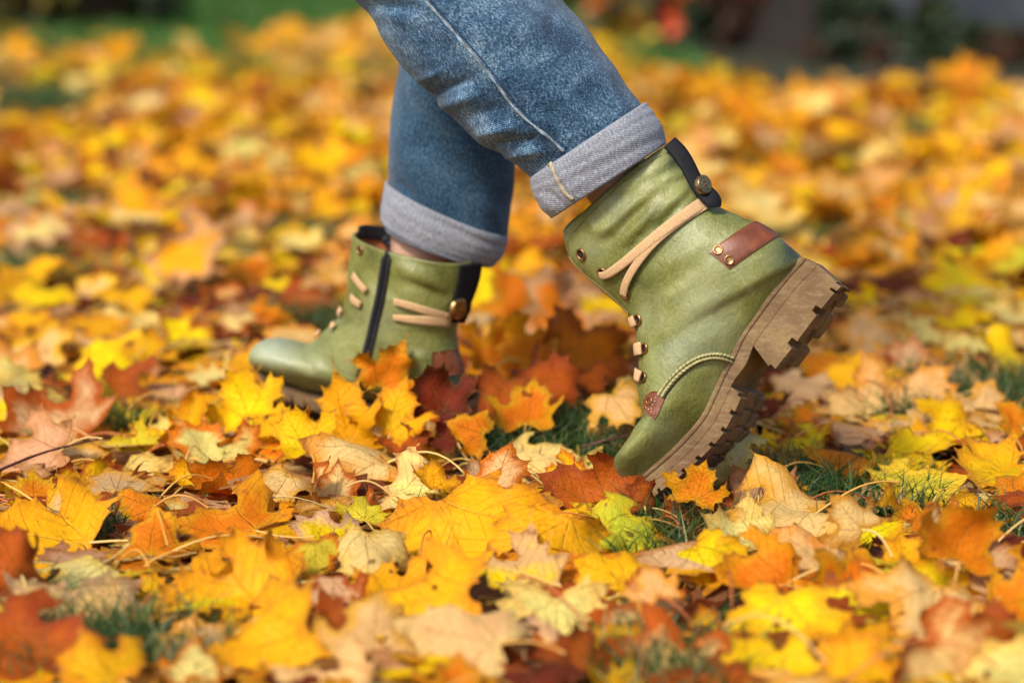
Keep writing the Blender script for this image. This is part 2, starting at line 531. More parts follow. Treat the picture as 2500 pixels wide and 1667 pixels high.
def patch(up, corners, thick, name, mat, parent, nu=16, nv=12, wrap=0):
    """leather patch laid on the upper in its own surface coordinates.
    corners: 4 pixels a b c d (a-b one edge, d-c the opposite). wrap extends c/d round the silhouette."""
    pr = [up.param(*c) for c in corners]
    a, b, c, d = [np.array(p, float) for p in pr]
    if wrap:
        c = c + np.array([0, -wrap]); d = d + np.array([0, -wrap])
    V = []; rows = []
    for lift in (thick, -0.001):
        for i in range(nu):
            for j in range(nv):
                s_, t_ = i / (nu - 1), j / (nv - 1)
                q = (a * (1 - t_) + b * t_) * (1 - s_) + (d * (1 - t_) + c * t_) * s_
                ed = min(s_, 1 - s_, t_, 1 - t_)
                l = lift if (lift < 0 or ed > 0) else lift * 0.65
                p, n_ = up.at(q[0], q[1], l)
                V.append(p)
    K = nu * nv
    f = []
    for i in range(nu - 1):
        for j in range(nv - 1):
            f.append((i * nv + j, i * nv + j + 1, (i + 1) * nv + j + 1, (i + 1) * nv + j))
            f.append((K + i * nv + j, K + (i + 1) * nv + j, K + (i + 1) * nv + j + 1, K + i * nv + j + 1))
    rim = [i * nv for i in range(nu)] + [(nu - 1) * nv + j for j in range(1, nv)] + [i * nv + nv - 1 for i in range(nu - 2, -1, -1)] + [j for j in range(nv - 2, 0, -1)]
    for x, y in zip(rim, rim[1:] + rim[:1]):
        f.append((x, y, K + y, K + x))
    return make(name, V, f, mat, parent)

def poly_patch(up, poly, thick, name, mat, parent, step=5):
    """patch with a traced outline laid on the visible surface"""
    P = [Vector(p) for p in poly]
    pts = []
    m = len(P)
    for i in range(m):
        a, b = P[i], P[(i + 1) % m]
        k = max(1, int((b - a).length / step))
        pts += [a.lerp(b, j / k) for j in range(k)]
    nb = len(pts)
    xs = [p.x for p in pts]; ys = [p.y for p in pts]
    inner = []
    y = min(ys) + step
    def inside(x, y):
        c = False
        for i in range(nb):
            a, b = pts[i], pts[i - 1]
            if (a.y > y) != (b.y > y) and x < (b.x - a.x) * (y - a.y) / (b.y - a.y) + a.x: c = not c
        return c
    while y < max(ys):
        x = min(xs) + step
        while x < max(xs):
            if inside(x, y) and min((Vector((x, y)) - p).length for p in pts) > step * 0.5: inner.append(Vector((x, y)))
            x += step
        y += step
    allp = pts + inner
    vs, es, fs, *_ = delaunay_2d_cdt(allp, [(i, (i + 1) % nb) for i in range(nb)], [], 1, 1e-5)
    top = [up.hit(v.x, v.y, thick)[0] if i >= nb else up.hit(v.x, v.y, thick * 0.6)[0] for i, v in enumerate(vs)]
    bot = [up.hit(v.x, v.y, -0.001)[0] for v in vs]
    K = len(vs)
    f = [tuple(q) for q in fs] + [tuple(reversed([i + K for i in q])) for q in fs]
    for i in range(nb):
        j = (i + 1) % nb
        f.append((i, j, j + K, i + K))
    return make(name, top + bot, f, mat, parent)

def stitches(up, line, name, mat, parent, pitch=9, length=6, w=0.0011, lift=0.0009):
    L = cr(line, 400)
    seg = np.linalg.norm(np.diff(L, axis=0), axis=1); cs = np.concatenate([[0], np.cumsum(seg)])
    V, f = [], []
    d = 0
    while d + length < cs[-1]:
        q = [np.array([np.interp(d + e, cs, L[:, 0]), np.interp(d + e, cs, L[:, 1])]) for e in (0, length / 2, length)]
        pts = [up.hit(*p, lift * (1 if k == 1 else 0.3)) for k, p in enumerate(q)]
        t = unit(pts[2][0] - pts[0][0]); sd_ = unit(np.cross(t, pts[1][1])); n = pts[1][1]
        b0 = len(V)
        for k, (p, _) in enumerate(pts):
            ww = w if k == 1 else w * 0.6
            V += [p + sd_ * ww / 2, p + n * ww / 2, p - sd_ * ww / 2, p - n * ww / 2]
        for k in range(2):
            for j in range(4):
                j2 = (j + 1) % 4
                f.append((b0 + k * 4 + j, b0 + k * 4 + j2, b0 + (k + 1) * 4 + j2, b0 + (k + 1) * 4 + j))
        f += [(b0 + 3, b0 + 2, b0 + 1, b0), (b0 + 8, b0 + 9, b0 + 10, b0 + 11)]
        d += pitch
    o = make(name, V, f, mat, parent); o['kind'] = 'stuff'; return o

def loft_sole(rows, p0, n, parent, name, mat, k0, k1, ov=0.003, nu=70, s0=0.0, s1=1.0, bulge=0.0, round_=0.0):
    """slab between two traced lines (k0,k1 in 0..2 between top T, middle M and ground G)"""
    R = cr(rows, 200)
    def pt(s, k, lat, o=0.0):
        r = R[min(int(round(s * 199)), 199)] if False else np.array([np.interp(s * 199, np.arange(200), R[:, c]) for c in range(R.shape[1])])
        if k <= 1: x, y = r[0] + (r[2] - r[0]) * k, r[1] + (r[3] - r[1]) * k
        else: x, y = r[2] + (r[4] - r[2]) * (k - 1), r[3] + (r[5] - r[3]) * (k - 1)
        W = max(r[6], 0.002) + o
        P = on_plane(x, y, p0, n)
        return P + n * (r[6] + lat * W)
    V = []; prof = []
    for kk in np.linspace(0, 1, 6): prof.append((k0 + (k1 - k0) * kk, -1, bulge * math.sin(kk * math.pi)))
    for ll in np.linspace(-1, 1, 8)[1:-1]: prof.append((k1, ll, 0))
    for kk in np.linspace(1, 0, 6): prof.append((k0 + (k1 - k0) * kk, 1, bulge * math.sin(kk * math.pi)))
    for ll in np.linspace(1, -1, 8)[1:-1]: prof.append((k0, ll, 0))
    for s_ in np.linspace(s0, s1, nu):
        for (k, l, b_) in prof: V.append(pt(s_, k, l, ov + b_))
    m = len(prof)
    f = grid_faces(nu, m) + [tuple(range(m))[::-1], tuple(range((nu - 1) * m, nu * m))]
    o = make(name, V, f, mat, parent, smooth=True)
    return o, pt

def lug(pt, s0, s1, k0, k1, l0, l1, parent, mat, ov=0.0035, ch=0.12, chs=0.0):
    """one tread block, tapered towards the ground"""
    V = []
    for k, c in ((k0, 0.0), (k0 + (k1 - k0) * 0.8, 0.03), (k1, ch)):
        ds, dl = (s1 - s0) * c, (l1 - l0) * c
        for (s_, l_) in ((s0 + ds, l0 + (dl if l0 > -1 else dl * .3)), (s1 - ds, l0 + (dl if l0 > -1 else dl * .3)), (s1 - ds, l1 - dl), (s0 + ds, l1 - dl)):
            V.append(pt(s_, k, l_, ov))
    f = [(3, 2, 1, 0), (8, 9, 10, 11)]
    for q in range(2):
        for j in range(4):
            j2 = (j + 1) % 4
            f.append((q * 4 + j, q * 4 + j2, (q + 1) * 4 + j2, (q + 1) * 4 + j))
    return make('tread_lug', V, f, mat, parent, smooth=False)

def flat_shade_auto(o, ang=40):
    me = o.data
    try:
        me.set_sharp_from_angle(angle=math.radians(ang))
    except Exception:
        pass

# root: the body (mostly hidden by the clothes)
def c1p(x, y): return (1250 + x / 2.613, 220 + y / 2.613)
def c2p(x, y): return (1400 + x / 2.613, 700 + y / 2.613)
def c3p(x, y): return (550 + x / 2.24, 420 + y / 2.24)
def c4p(x, y): return (800 + x / 2.451, y / 2.451)

Y_J1, Y_J2 = 0.085, 0.315
def body():
    J = {}
    def p(px, py, y): return Vector(on_y(px, py, y))
    pts = [(p(1230, -1500, 0.20), .15), (p(1170, -1300, 0.10), .085), (p(1000, -180, Y_J1), .055), (p(1330, 180, Y_J1), .050),
           (p(1560, 520, Y_J1 - .02), .036), (p(1740, 690, 0.04), .034), (p(1600, 1050, 0.06), .024),
           (p(1260, -1300, 0.30), .085), (p(1110, -200, Y_J2), .055), (p(1080, 300, Y_J2), .046), (p(1020, 640, Y_J2), .036), (p(1040, 900, Y_J2), .033), (p(780, 900, Y_J2 + .07), .024)]
    e = [(0, 1), (1, 2), (2, 3), (3, 4), (4, 5), (5, 6), (0, 7), (7, 8), (8, 9), (9, 10), (10, 11), (11, 12)]
    me = bpy.data.meshes.new('person'); me.from_pydata([q[0] for q in pts], e, []); me.materials.append(M_SKIN)
    o = bpy.data.objects.new('person', me); COL.objects.link(o)
    md = o.modifiers.new('skin', 'SKIN'); md.use_smooth_shade = True
    for i, v in enumerate(me.skin_vertices[0].data):
        r = pts[i][1]; v.radius = (r, r); v.use_root = (i == 0)
    sb = o.modifiers.new('sub', 'SUBSURF'); sb.levels = 1; sb.render_levels = 1
    tag(o, 'person walking left in cuffed blue jeans and green lace up boots', 'person')
    return o
PERSON = body()

# ---- near (raised) boot
NB = unit([0.34, 0.90, -0.22])
PB = on_z(1588, 1222, 0.0)
near_rows = [
 (1378, 570, 1638, 354, 0, .050), (1383, 608, 1682, 402, 0, .049), (1401, 645, 1718, 455, 0, .047), (1440, 684, 1750, 500, 0, .044),
 (1489, 727, 1795, 523, 0, .042), (1529, 763, 1840, 543, 0, .041), (1548, 795, 1883, 566, 0, .041), (1556, 830, 1924, 600, .004, .040),
 (1560, 862, 1952, 636, .014, .040), (1561, 890, 1934, 665, .028, .040), (1560, 920, 1900, 706, .033, .041), (1559, 948, 1860, 762, .034, .042),
 (1563, 975, 1820, 820, .036, .043), (1570, 1000, 1790, 876, .039, .045), (1572, 1022, 1768, 918, .043, .047), (1556, 1044, 1745, 970, .047, .049),
 (1541, 1070, 1720, 1018, .049, .049), (1520, 1098, 1687, 1060, .048, .047), (1506, 1118, 1648, 1103, .043, .041), (1504, 1138, 1610, 1138, .034, .030),
 (1512, 1160, 1582, 1164, .020, .016), (1532, 1176, 1562, 1178, .006, .005)]
def rc1(*a): # ridge in crop-1 coordinates
    p = c1p(a[0], a[1]); q = c1p(a[2], a[3]); return (*p, *q, a[4] / 2.613, a[5])
ridges = [rc1(540, 900, 640, 880, 45, .0040), rc1(640, 880, 900, 610, 40, .0050), rc1(600, 960, 830, 740, 34, -.0050), rc1(720, 960, 960, 700, 36, .0036),
          rc1(760, 1010, 960, 760, 26, -.0036), rc1(850, 880, 1130, 610, 34, .0050), rc1(930, 880, 1130, 680, 24, -.0046), rc1(1000, 830, 1180, 640, 30, .0030),
          rc1(860, 600, 1060, 470, 26, -.0026), rc1(900, 520, 1060, 420, 30, .0026), rc1(980, 560, 1110, 520, 16, .0030), rc1(1000, 600, 1110, 570, 14, -.0030),
          rc1(520, 880, 480, 820, 26, .0024), rc1(700, 640, 800, 560, 40, .003), rc1(760, 720, 860, 640, 18, -.002),
          rc1(900, 1180, 1250, 960, 60, .0020), rc1(950, 1300, 1180, 1120, 50, -.0018), rc1(1150, 1400, 1350, 1300, 50, .0016)]
UB = Upper(near_rows, PB, NB, nu=150, nv=128, ridges=ridges, shaft=9)
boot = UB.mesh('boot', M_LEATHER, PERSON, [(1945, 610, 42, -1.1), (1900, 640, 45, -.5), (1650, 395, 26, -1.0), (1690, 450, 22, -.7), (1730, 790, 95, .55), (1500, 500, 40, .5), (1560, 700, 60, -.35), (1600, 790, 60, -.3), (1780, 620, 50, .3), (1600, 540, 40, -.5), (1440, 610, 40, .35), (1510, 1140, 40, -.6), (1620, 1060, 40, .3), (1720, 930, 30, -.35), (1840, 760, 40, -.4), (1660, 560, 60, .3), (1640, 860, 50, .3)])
tag(boot, 'left boot of green leather, heel lifted high, standing on its toe')

# quarter edge facing piece along the lacing (second thickness of leather)
# sole
sole_rows = [
 (1560, 1174, 1571, 1193, 1588, 1221, .010), (1585, 1152, 1600, 1172, 1612, 1201, .030), (1611, 1129, 1630, 1150, 1648, 1173, .041),
 (1648, 1096, 1668, 1118, 1691, 1137, .048), (1688, 1055, 1708, 1076, 1733, 1098, .051), (1722, 1012, 1744, 1031, 1770, 1054, .052),
 (1746, 962, 1770, 980, 1797, 1002, .050), (1768, 914, 1793, 930, 1822, 950, .046), (1789, 870, 1822, 890, 1850, 915, .041),
 (1815, 818, 1845, 836, 1893, 902, .038), (1850, 768, 1878, 790, 1935, 850, .038), (1896, 706, 1924, 728, 1985, 783, .038),
 (1934, 660, 1962, 684, 2027, 728, .034), (1952, 641, 1984, 663, 2049, 706, .024), (1962, 630, 1996, 645, 2056, 699, .010)]
sole, PT = loft_sole(sole_rows, PB, NB, boot, 'sole', M_SOLE, 0.0, 1.0, ov=0.0028, nu=110, bulge=0.0008)
flat_shade_auto(sole)
welt, _ = loft_sole(sole_rows, PB, NB, boot, 'welt', M_SOLE, -0.16, 0.22, ov=0.0048, nu=110, bulge=0.0008)
flat_shade_auto(welt)
heelb, _ = loft_sole(sole_rows, PB, NB, boot, 'heel_block', M_SOLE, 0.98, 1.80, ov=0.0022, nu=36, s0=0.632, s1=1.0)
flat_shade_auto(heelb)
# forefoot tread blocks
edges = np.linspace(0.015, 0.475, 9)
for a, b_ in zip(edges[:-1], edges[1:]):
    g = (b_ - a) * 0.11
    lug(PT, a + g, b_ - g * 0.9, 1.60, 2.0, -1.0, -0.42, boot, M_SOLE, ch=0.04)
    lug(PT, a + g * 1.2, b_ - g * .8, 1.62, 1.97, 0.42, 1.0, boot, M_SOLE)
    if a > 0.05: lug(PT, a + g * 2.4, b_ + g * 1.4, 1.62, 1.95, -0.28, 0.30, boot, M_SOLE)
slab2, _ = loft_sole(sole_rows, PB, NB, boot, 'outsole', M_SOLE, 0.97, 1.68, ov=0.0022, nu=60, s0=0.004, s1=0.478)
flat_shade_auto(slab2)
edges = np.linspace(0.636, 0.985, 5)
for a, b_ in zip(edges[:-1], edges[1:]):
    g = (b_ - a) * 0.085
    lug(PT, a + g, b_ - g, 1.77, 2.0, -1.0, -0.30, boot, M_SOLE, ch=0.03)
    lug(PT, a + g * 2.5, b_ - g, 1.77, 2.0, 0.30, 1.0, boot, M_SOLE)
    lug(PT, a + g * 5, b_ + g * 1.0, 1.77, 1.98, -0.2, 0.22, boot, M_SOLE)

# the vamp seam braid
braid = [c2p(560, 700), c2p(590, 650), c2p(640, 585), c2p(700, 525), c2p(760, 480), c2p(820, 452), c2p(880, 440), c2p(940, 443), c2p(1005, 462)]
bp = smooth_path(braid, 70)
hits = [UB.hit(x, y, 0.0012) for x, y in bp]
ribbon([h[0] for h in hits], [h[1] for h in hits], 0.0082, 0.0034, 'seam_cord', M_BRAID, boot)
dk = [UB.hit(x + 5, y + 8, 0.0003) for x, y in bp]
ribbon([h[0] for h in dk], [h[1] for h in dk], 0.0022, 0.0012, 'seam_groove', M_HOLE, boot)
# the two rows of plaited stitches on the cord
bm_v = []
for off, nm in ((-4.2, 0), (2.6, 1)):
    for k in range(0, 68, 3):
        x, y = bp[k]; tx, ty = bp[k + 1] - bp[k]; L = math.hypot(tx, ty); nx_, ny_ = -ty / L, tx / L
        bm_v.append(((x + nx_ * off, y + ny_ * off), (x + tx / L * 9 + nx_ * (off + 2.5 * (1 if nm else -1)), y + ty / L * 9 + ny_ * (off + 2.5 * (1 if nm else -1)))))
V, f = [], []
for (a, b_) in bm_v:
    pa, na = UB.hit(*a, 0.0028); pb, nb_ = UB.hit(*b_, 0.0028)
    t = unit(pb - pa); s_ = unit(np.cross(t, na)); w = 0.0016; b0 = len(V)
    for p in (pa, (pa + pb) / 2 + na * .0007, pb): V += [p + s_ * w, p + na * w, p - s_ * w, p - na * w]
    for k in range(2):
        for j in range(4): f.append((b0 + k * 4 + j, b0 + k * 4 + (j + 1) % 4, b0 + (k + 1) * 4 + (j + 1) % 4, b0 + (k + 1) * 4 + j))
make('cord_stitching', V, f, M_BRAIDS, boot)['kind'] = 'stuff'
# brown tab at the bottom of the lacing
poly_patch(UB, [c2p(*p) for p in ((450, 768), (452, 728), (470, 692), (502, 668), (545, 668), (588, 690), (578, 728), (548, 796), (514, 850), (474, 815))], 0.0020, 'lace_tab', M_BROWN, boot, 6)
h, nn = UB.hit(*c2p(494, 730), 0.0024); ring_mesh(h, nn, 0.0034, 0.0009, 'tab_rivet', M_BRASS, boot)
stitches(UB, [c2p(*p) for p in ((535, 700), (530, 730), (512, 760), (505, 800))], 'tab_stitching', M_SEAM, boot, 10, 6.5, .0014, .0032)
stitches(UB, [c2p(*p) for p in ((470, 765), (490, 785), (512, 810))], 'tab_stitching', M_SEAM, boot, 8, 5, .0012, .003)
# edge stitching along the facing and the top line
fe = [c1p(*p) for p in ((362, 960), (362, 1010), (385, 1068), (462, 1155), (565, 1243), (655, 1322), (745, 1412), (790, 1450))]
stitches(UB, fe, 'edge_stitching', M_STITCH, boot, 7, 4.5, .0011, .0008)
stitches(UB, [c2p(*p) for p in ((388, 205), (412, 290), (424, 350), (432, 430), (434, 520), (430, 630), (440, 690))], 'edge_stitching', M_STITCH, boot, 7, 4.5, .0011, .0008)
stitches(UB, [c1p(*p) for p in ((395, 905), (480, 812), (600, 690), (710, 590), (840, 490), (960, 410))], 'edge_stitching', M_STITCH, boot, 7, 4.5, .0012, .0008)
# folded facing edge: a thin darker bead down the front
fb = [c1p(*p) for p in ((352, 955), (350, 1015), (375, 1078), (455, 1168), (563, 1257), (655, 1336), (745, 1428))]
hs = [UB.hit(x, y, 0.0002) for x, y in smooth_path(fb, 50)]
ribbon([q[0] for q in hs], [q[1] for q in hs], 0.0030, 0.0016, 'facing_edge', M_STITCH, boot)
# tongue standing out above the top line, far side of the shaft
def tongue():
    pts = []
    base = [(1430, 520), (1404, 540), (1384, 562), (1381, 590)]
    top = [(1437, 508), (1408, 522), (1371, 556), (1372, 588)]
    V = []
    for off in (0.012, 0.045):
        for a, b_ in zip(cr(base, 12), cr(top, 12)):
            for t in np.linspace(0, 1, 4):
                q = a * (1 - t) + b_ * t
                V.append(on_plane(q[0], q[1], PB, NB) + NB * (off - 0.004 * t))
    f = []
    for o in (0, 48):
        for i in range(11):
            for j in range(3): f.append((o + i * 4 + j, o + (i + 1) * 4 + j, o + (i + 1) * 4 + j + 1, o + i * 4 + j + 1))
    for i in range(11): f.append((i * 4 + 3, (i + 1) * 4 + 3, 48 + (i + 1) * 4 + 3, 48 + i * 4 + 3))
    make('tongue', V, f, M_LEATHER, boot)
tongue()
# heel counter strap (brown leather, wraps round the back) with two rivets
hp = patch(UB, [c1p(1262, 1030), c1p(1392, 1142), c1p(1640, 915), c1p(1500, 838)], 0.0024, 'heel_strap', M_BROWN, boot, nu=22, nv=14, wrap=22)
flat_shade_auto(hp)
for q in ((1316, 1022), (1386, 1085)):
    h, nn = UB.hit(*c1p(*q), 0.0026)
    lathe(h, nn, [(0.0052, -0.001), (0.0050, 0.0006), (0.0038, 0.0010), (0.0034, 0.0005), (0.0012, 0.0006), (0.0001, 0.0006)], 'rivet', M_BRASS, boot)
# back seam: a dark raised strip on the heel
# black back strap with the snap button
def back_strap(up, centre, widths, thick, name, parent, mat, lift=0.0035, face=(0.4, -0.8, 0.2), out=None):
    P = smooth_path(centre, 60); W = np.interp(np.linspace(0, 1, 60), np.linspace(0, 1, len(widths)), widths)
    if out is None:
        hs = [up.hit(x, y, lift) for x, y in P]
        pts = np.array([h[0] for h in hs]); nn = np.array([h[1] for h in hs])
    else:
        pts = np.array([on_plane(x, y, up.p0 - up.n * out, up.n) for x, y in P]); nn = np.tile(unit(face), (len(P), 1))
    for _ in range(6):
        pts[1:-1] = (pts[:-2] + pts[1:-1] * 2 + pts[2:]) / 4
        nn[1:-1] = (nn[:-2] + nn[1:-1] * 2 + nn[2:]) / 4
    nn = nn * 0.25 + unit(face)
    nn /= np.linalg.norm(nn, axis=1, keepdims=True)
    o = ribbon(pts, nn, W, thick, name, mat, parent)
    return o
cs = [c1p(*p) for p in ((1005, 335), (1070, 400), (1120, 480), (1160, 560), (1205, 625), (1255, 675), (1285, 712), (1292, 748))]
back_strap(UB, cs, [.016, .0165, .016, .0155, .017, .018, .017, .013], 0.0040, 'black_strap', boot, M_BLACK, lift=0.004, out=0.030, face=(0.25, -0.93, 0.25))
h = on_plane(*c1p(1228, 603), PB - NB * 0.0345, NB)
bn = unit((0.70, -0.70, 0.35))
lathe(h, bn, [(0.0096, -0.004), (0.0094, 0.0008), (0.0084, 0.0018), (0.0070, 0.0012), (0.0060, 0.0006), (0.0048, 0.0014), (0.0038, 0.0018), (0.0030, 0.0008), (0.0018, 0.0008), (0.0012, 0.0018), (0.0002, 0.0018)], 'snap_button', M_BRASSB, boot)
# eyelets
eyes = [c1p(443, 1047), c1p(578, 1168), c1p(722, 1297), c1p(806, 1462), c2p(455, 392), c2p(448, 578)]
sizes = [.0052, .0052, .0052, .0046, .0046, .0046]
for (x, y), r in zip(eyes, sizes):
    h, nn = UB.hit(x, y, 0.0008)
    if r < .005: nn = unit(nn + np.array([-.35, -.1, 0]))
    ring_mesh(h, nn, r, 0.0013, 'eyelet', M_BRASS, boot)
    lathe(h, nn, [(r, -0.0006), (r * .6, -0.0004), (0.0001, -0.0004)], 'eyelet_hole', M_HOLE, boot, 16)
# laces
def lace_run(up, pts, w0, w1, lift_mid, parent, n=26, thick=.0022):
    P = smooth_path(pts, n); m = len(P)
    hs = [up.hit(x, y, 0.0016 + lift_mid * math.sin(math.pi * i / (m - 1)) + .002) for i, (x, y) in enumerate(P)]
    A = np.array([h[0] for h in hs]); Nn = np.array([h[1] for h in hs])
    for _ in range(10):
        A[1:-1] = (A[:-2] + A[1:-1] * 2 + A[2:]) / 4; Nn[1:-1] = (Nn[:-2] + 2 * Nn[1:-1] + Nn[2:]) / 4
    return ribbon(A, Nn, np.linspace(w0, w1, m), thick, 'lace', M_LACE, parent)
lace_run(UB, [c1p(*p) for p in ((572, 1172), (620, 1172), (760, 1075), (960, 905), (1130, 780), (1248, 708))], .0075, .0125, .004, boot)
lace_run(UB, [c1p(*p) for p in ((722, 1303), (735, 1235), (790, 1130), (900, 985), (1060, 850), (1250, 742))], .0085, .0075, .003, boot)
for a, b_, w in (((800, 1462), (762, 1495), .0105),):
    lace_run(UB, [c1p(*a), c1p((a[0] + b_[0]) / 2, (a[1] + b_[1]) / 2), c1p(*b_)], w, w, .003, boot, 10)
for a, b_, w in (((452, 390), (412, 402), .0125), ((446, 578), (416, 552), .0115)):
    lace_run(UB, [c2p(*a), c2p((a[0] + b_[0]) / 2, (a[1] + b_[1]) / 2), c2p(*b_)], w, w, .003, boot, 10)

# ---- far boot (toe lifted, heel in the leaves)
NF = unit([0.40, 0.91, 0.0])
PF = on_y(1100, 1000, 0.27)
far_rows = [
 (868, 566, 1150, 640, 0, .048), (864, 599, 1143, 680, 0, .047), (857, 645, 1134, 715, 0, .045), (852, 690, 1124, 750, 0, .043),
 (848, 730, 1114, 782, 0, .041), (836, 764, 1110, 815, 0, .040), (817, 787, 1114, 848, 0, .040), (792, 808, 1124, 890, 0, .040),
 (770, 829, 1132, 940, .006, .040), (748, 841, 1130, 978, .018, .040), (728, 841, 1095, 984, .030, .041), (708, 838, 1030, 984, .034, .043),
 (690, 833, 950, 980, .038, .045), (672, 829, 880, 972, .044, .048), (655, 827, 810, 962, .047, .048), (640, 832, 750, 950, .047, .046),
 (628, 842, 705, 936, .042, .040), (619, 858, 665, 918, .032, .029), (616, 876, 640, 903, .018, .016), (618, 888, 628, 893, .006, .005)]
def rc3(*a):
    p = c3p(a[0], a[1]); q = c3p(a[2], a[3]); return (*p, *q, a[4] / 2.24, a[5])
fr = [rc3(960, 520, 1160, 640, 40, .004), rc3(1000, 600, 1200, 680, 26, -.004), rc3(950, 450, 1100, 520, 30, -.003), rc3(1000, 840, 1200, 850, 24, .002), rc3(1000, 1010, 1100, 1010, 30, .003), rc3(440, 960, 460, 1080, 18, -.003)]
UF = Upper(far_rows, PF, NF, nu=120, nv=96, ridges=fr)
boot2 = UF.mesh('boot', M_LEATHER, PERSON, [(650, 850, 55, 1.1), (760, 900, 60, .35), (690, 870, 40, .4), (1060, 620, 40, -.4), (1105, 950, 75, -1.3), (1140, 640, 30, -.5), (930, 780, 60, .3)])  # pale toe blobs put the sky's reflection into the leather colour
tag(boot2, 'right boot of green leather with a black side zip, heel down in the leaves')
fs_rows = [
 (616, 886, 624, 903, 632, 916, .010), (640, 908, 648, 926, 654, 940, .030), (668, 928, 674, 946, 680, 962, .042), (706, 945, 710, 964, 714, 982, .048),
 (752, 960, 755, 980, 758, 1000, .050), (812, 972, 814, 992, 816, 1014, .050), (882, 982, 883, 1002, 884, 1026, .046), (952, 990, 953, 1010, 954, 1036, .040),
 (1032, 994, 1033, 1014, 1035, 1056, .036), (1096, 992, 1098, 1012, 1102, 1058, .036), (1132, 986, 1136, 1004, 1142, 1052, .026), (1142, 980, 1146, 996, 1152, 1046, .010)]
sole2, PT2 = loft_sole(fs_rows, PF, NF, boot2, 'sole', M_SOLE, 0.0, 1.0, ov=0.0028, nu=80); flat_shade_auto(sole2)
o_, _ = loft_sole(fs_rows, PF, NF, boot2, 'outsole', M_SOLE, 0.97, 1.5, ov=0.001, nu=40, s0=0.01, s1=0.55); flat_shade_auto(o_)
o_, _ = loft_sole(fs_rows, PF, NF, boot2, 'heel_block', M_SOLE, 0.97, 1.98, ov=0.002, nu=30, s0=0.68, s1=1.0); flat_shade_auto(o_)
edges = np.linspace(0.02, 0.55, 9)
for a, b_ in zip(edges[:-1], edges[1:]):
    g = (b_ - a) * .12
    lug(PT2, a + g, b_ - g, 1.0, 2.0, -1.0, -.4, boot2, M_SOLE)
# zip
zp = [c3p(*p) for p in ((905, 372), (885, 470), (870, 560), (848, 690), (822, 800), (800, 900), (775, 1000), (750, 1110), (735, 1200))]
hs = [UF.hit(x, y, 0.0012) for x, y in smooth_path(zp, 50)]
ribbon([q[0] for q in hs], [q[1] for q in hs], 0.0125, 0.0035, 'zip', M_ZIP, boot2)
hs = [UF.hit(x, y, 0.0032) for x, y in smooth_path(zp, 50)]
ribbon([q[0] for q in hs], [q[1] for q in hs], 0.0040, 0.0020, 'zip_teeth', M_BLACK, boot2)
tape = [c3p(*p) for p in ((800, 255), (838, 300), (880, 350), (908, 385))]
hs = [UF.hit(x, y, 0.004) for x, y in smooth_path(tape, 14)]
ribbon([q[0] for q in hs], [q[1] for q in hs], 0.016, 0.003, 'zip_tape', M_ZIP, boot2)
pull = [c3p(*p) for p in ((890, 385), (905, 400), (935, 420))]
hs = [UF.hit(x, y, 0.006) for x, y in smooth_path(pull, 8)]
ribbon([q[0] for q in hs], [q[1] for q in hs], 0.008, 0.003, 'zip_pull', M_ZIP, boot2)
cs = [c3p(*p) for p in ((1328, 500), (1318, 570), (1300, 640), (1280, 700), (1264, 760), (1250, 815))]
back_strap(UF, cs, [.030, .030, .028, .026, .030, .022], .004, 'black_strap', boot2, M_BLACK, lift=.004, face=(.5, -.8, 0))
h, nn = UF.hit(*c3p(1262, 738), .006)
lathe(h, unit(nn + np.array([.3, -.2, 0])), [(0.0125, -0.004), (0.0123, 0.0008), (0.0100, 0.0014), (0.0066, 0.0016), (0.0040, 0.0010), (0.0002, 0.0020)], 'snap_button', M_BRASS, boot2)
lace_run(UF, [c3p(*p) for p in ((930, 703), (1010, 718), (1110, 750), (1220, 790))], .0080, .010, .003, boot2, 16)
lace_run(UF, [c3p(*p) for p in ((925, 788), (1010, 795), (1110, 802), (1220, 812))], .0065, .013, .003, boot2, 16)
for a, b_ in (((712, 562), (782, 648)), ((700, 682), (752, 724)), ((650, 748), (634, 790)), ((612, 832), (590, 862)), ((528, 884), (505, 905))):
    lace_run(UF, [c3p(*a), c3p((a[0] + b_[0]) / 2, (a[1] + b_[1]) / 2), c3p(*b_)], .0095, .0085, .002, boot2, 8)
h, nn = UF.hit(*c3p(740, 428), .001); ring_mesh(h, nn, .0042, .0014, 'eyelet', M_BRASS, boot2); lathe(h, nn, [(.0042, -.0004), (.0001, -.0003)], 'eyelet_hole', M_HOLE, boot2, 14)
poly_patch(UF, [c3p(*p) for p in ((1132, 985), (1220, 975), (1292, 968), (1300, 1040), (1296, 1100), (1220, 1112), (1150, 1112), (1128, 1060))], .002, 'heel_strap', M_BROWN, boot2, 8)

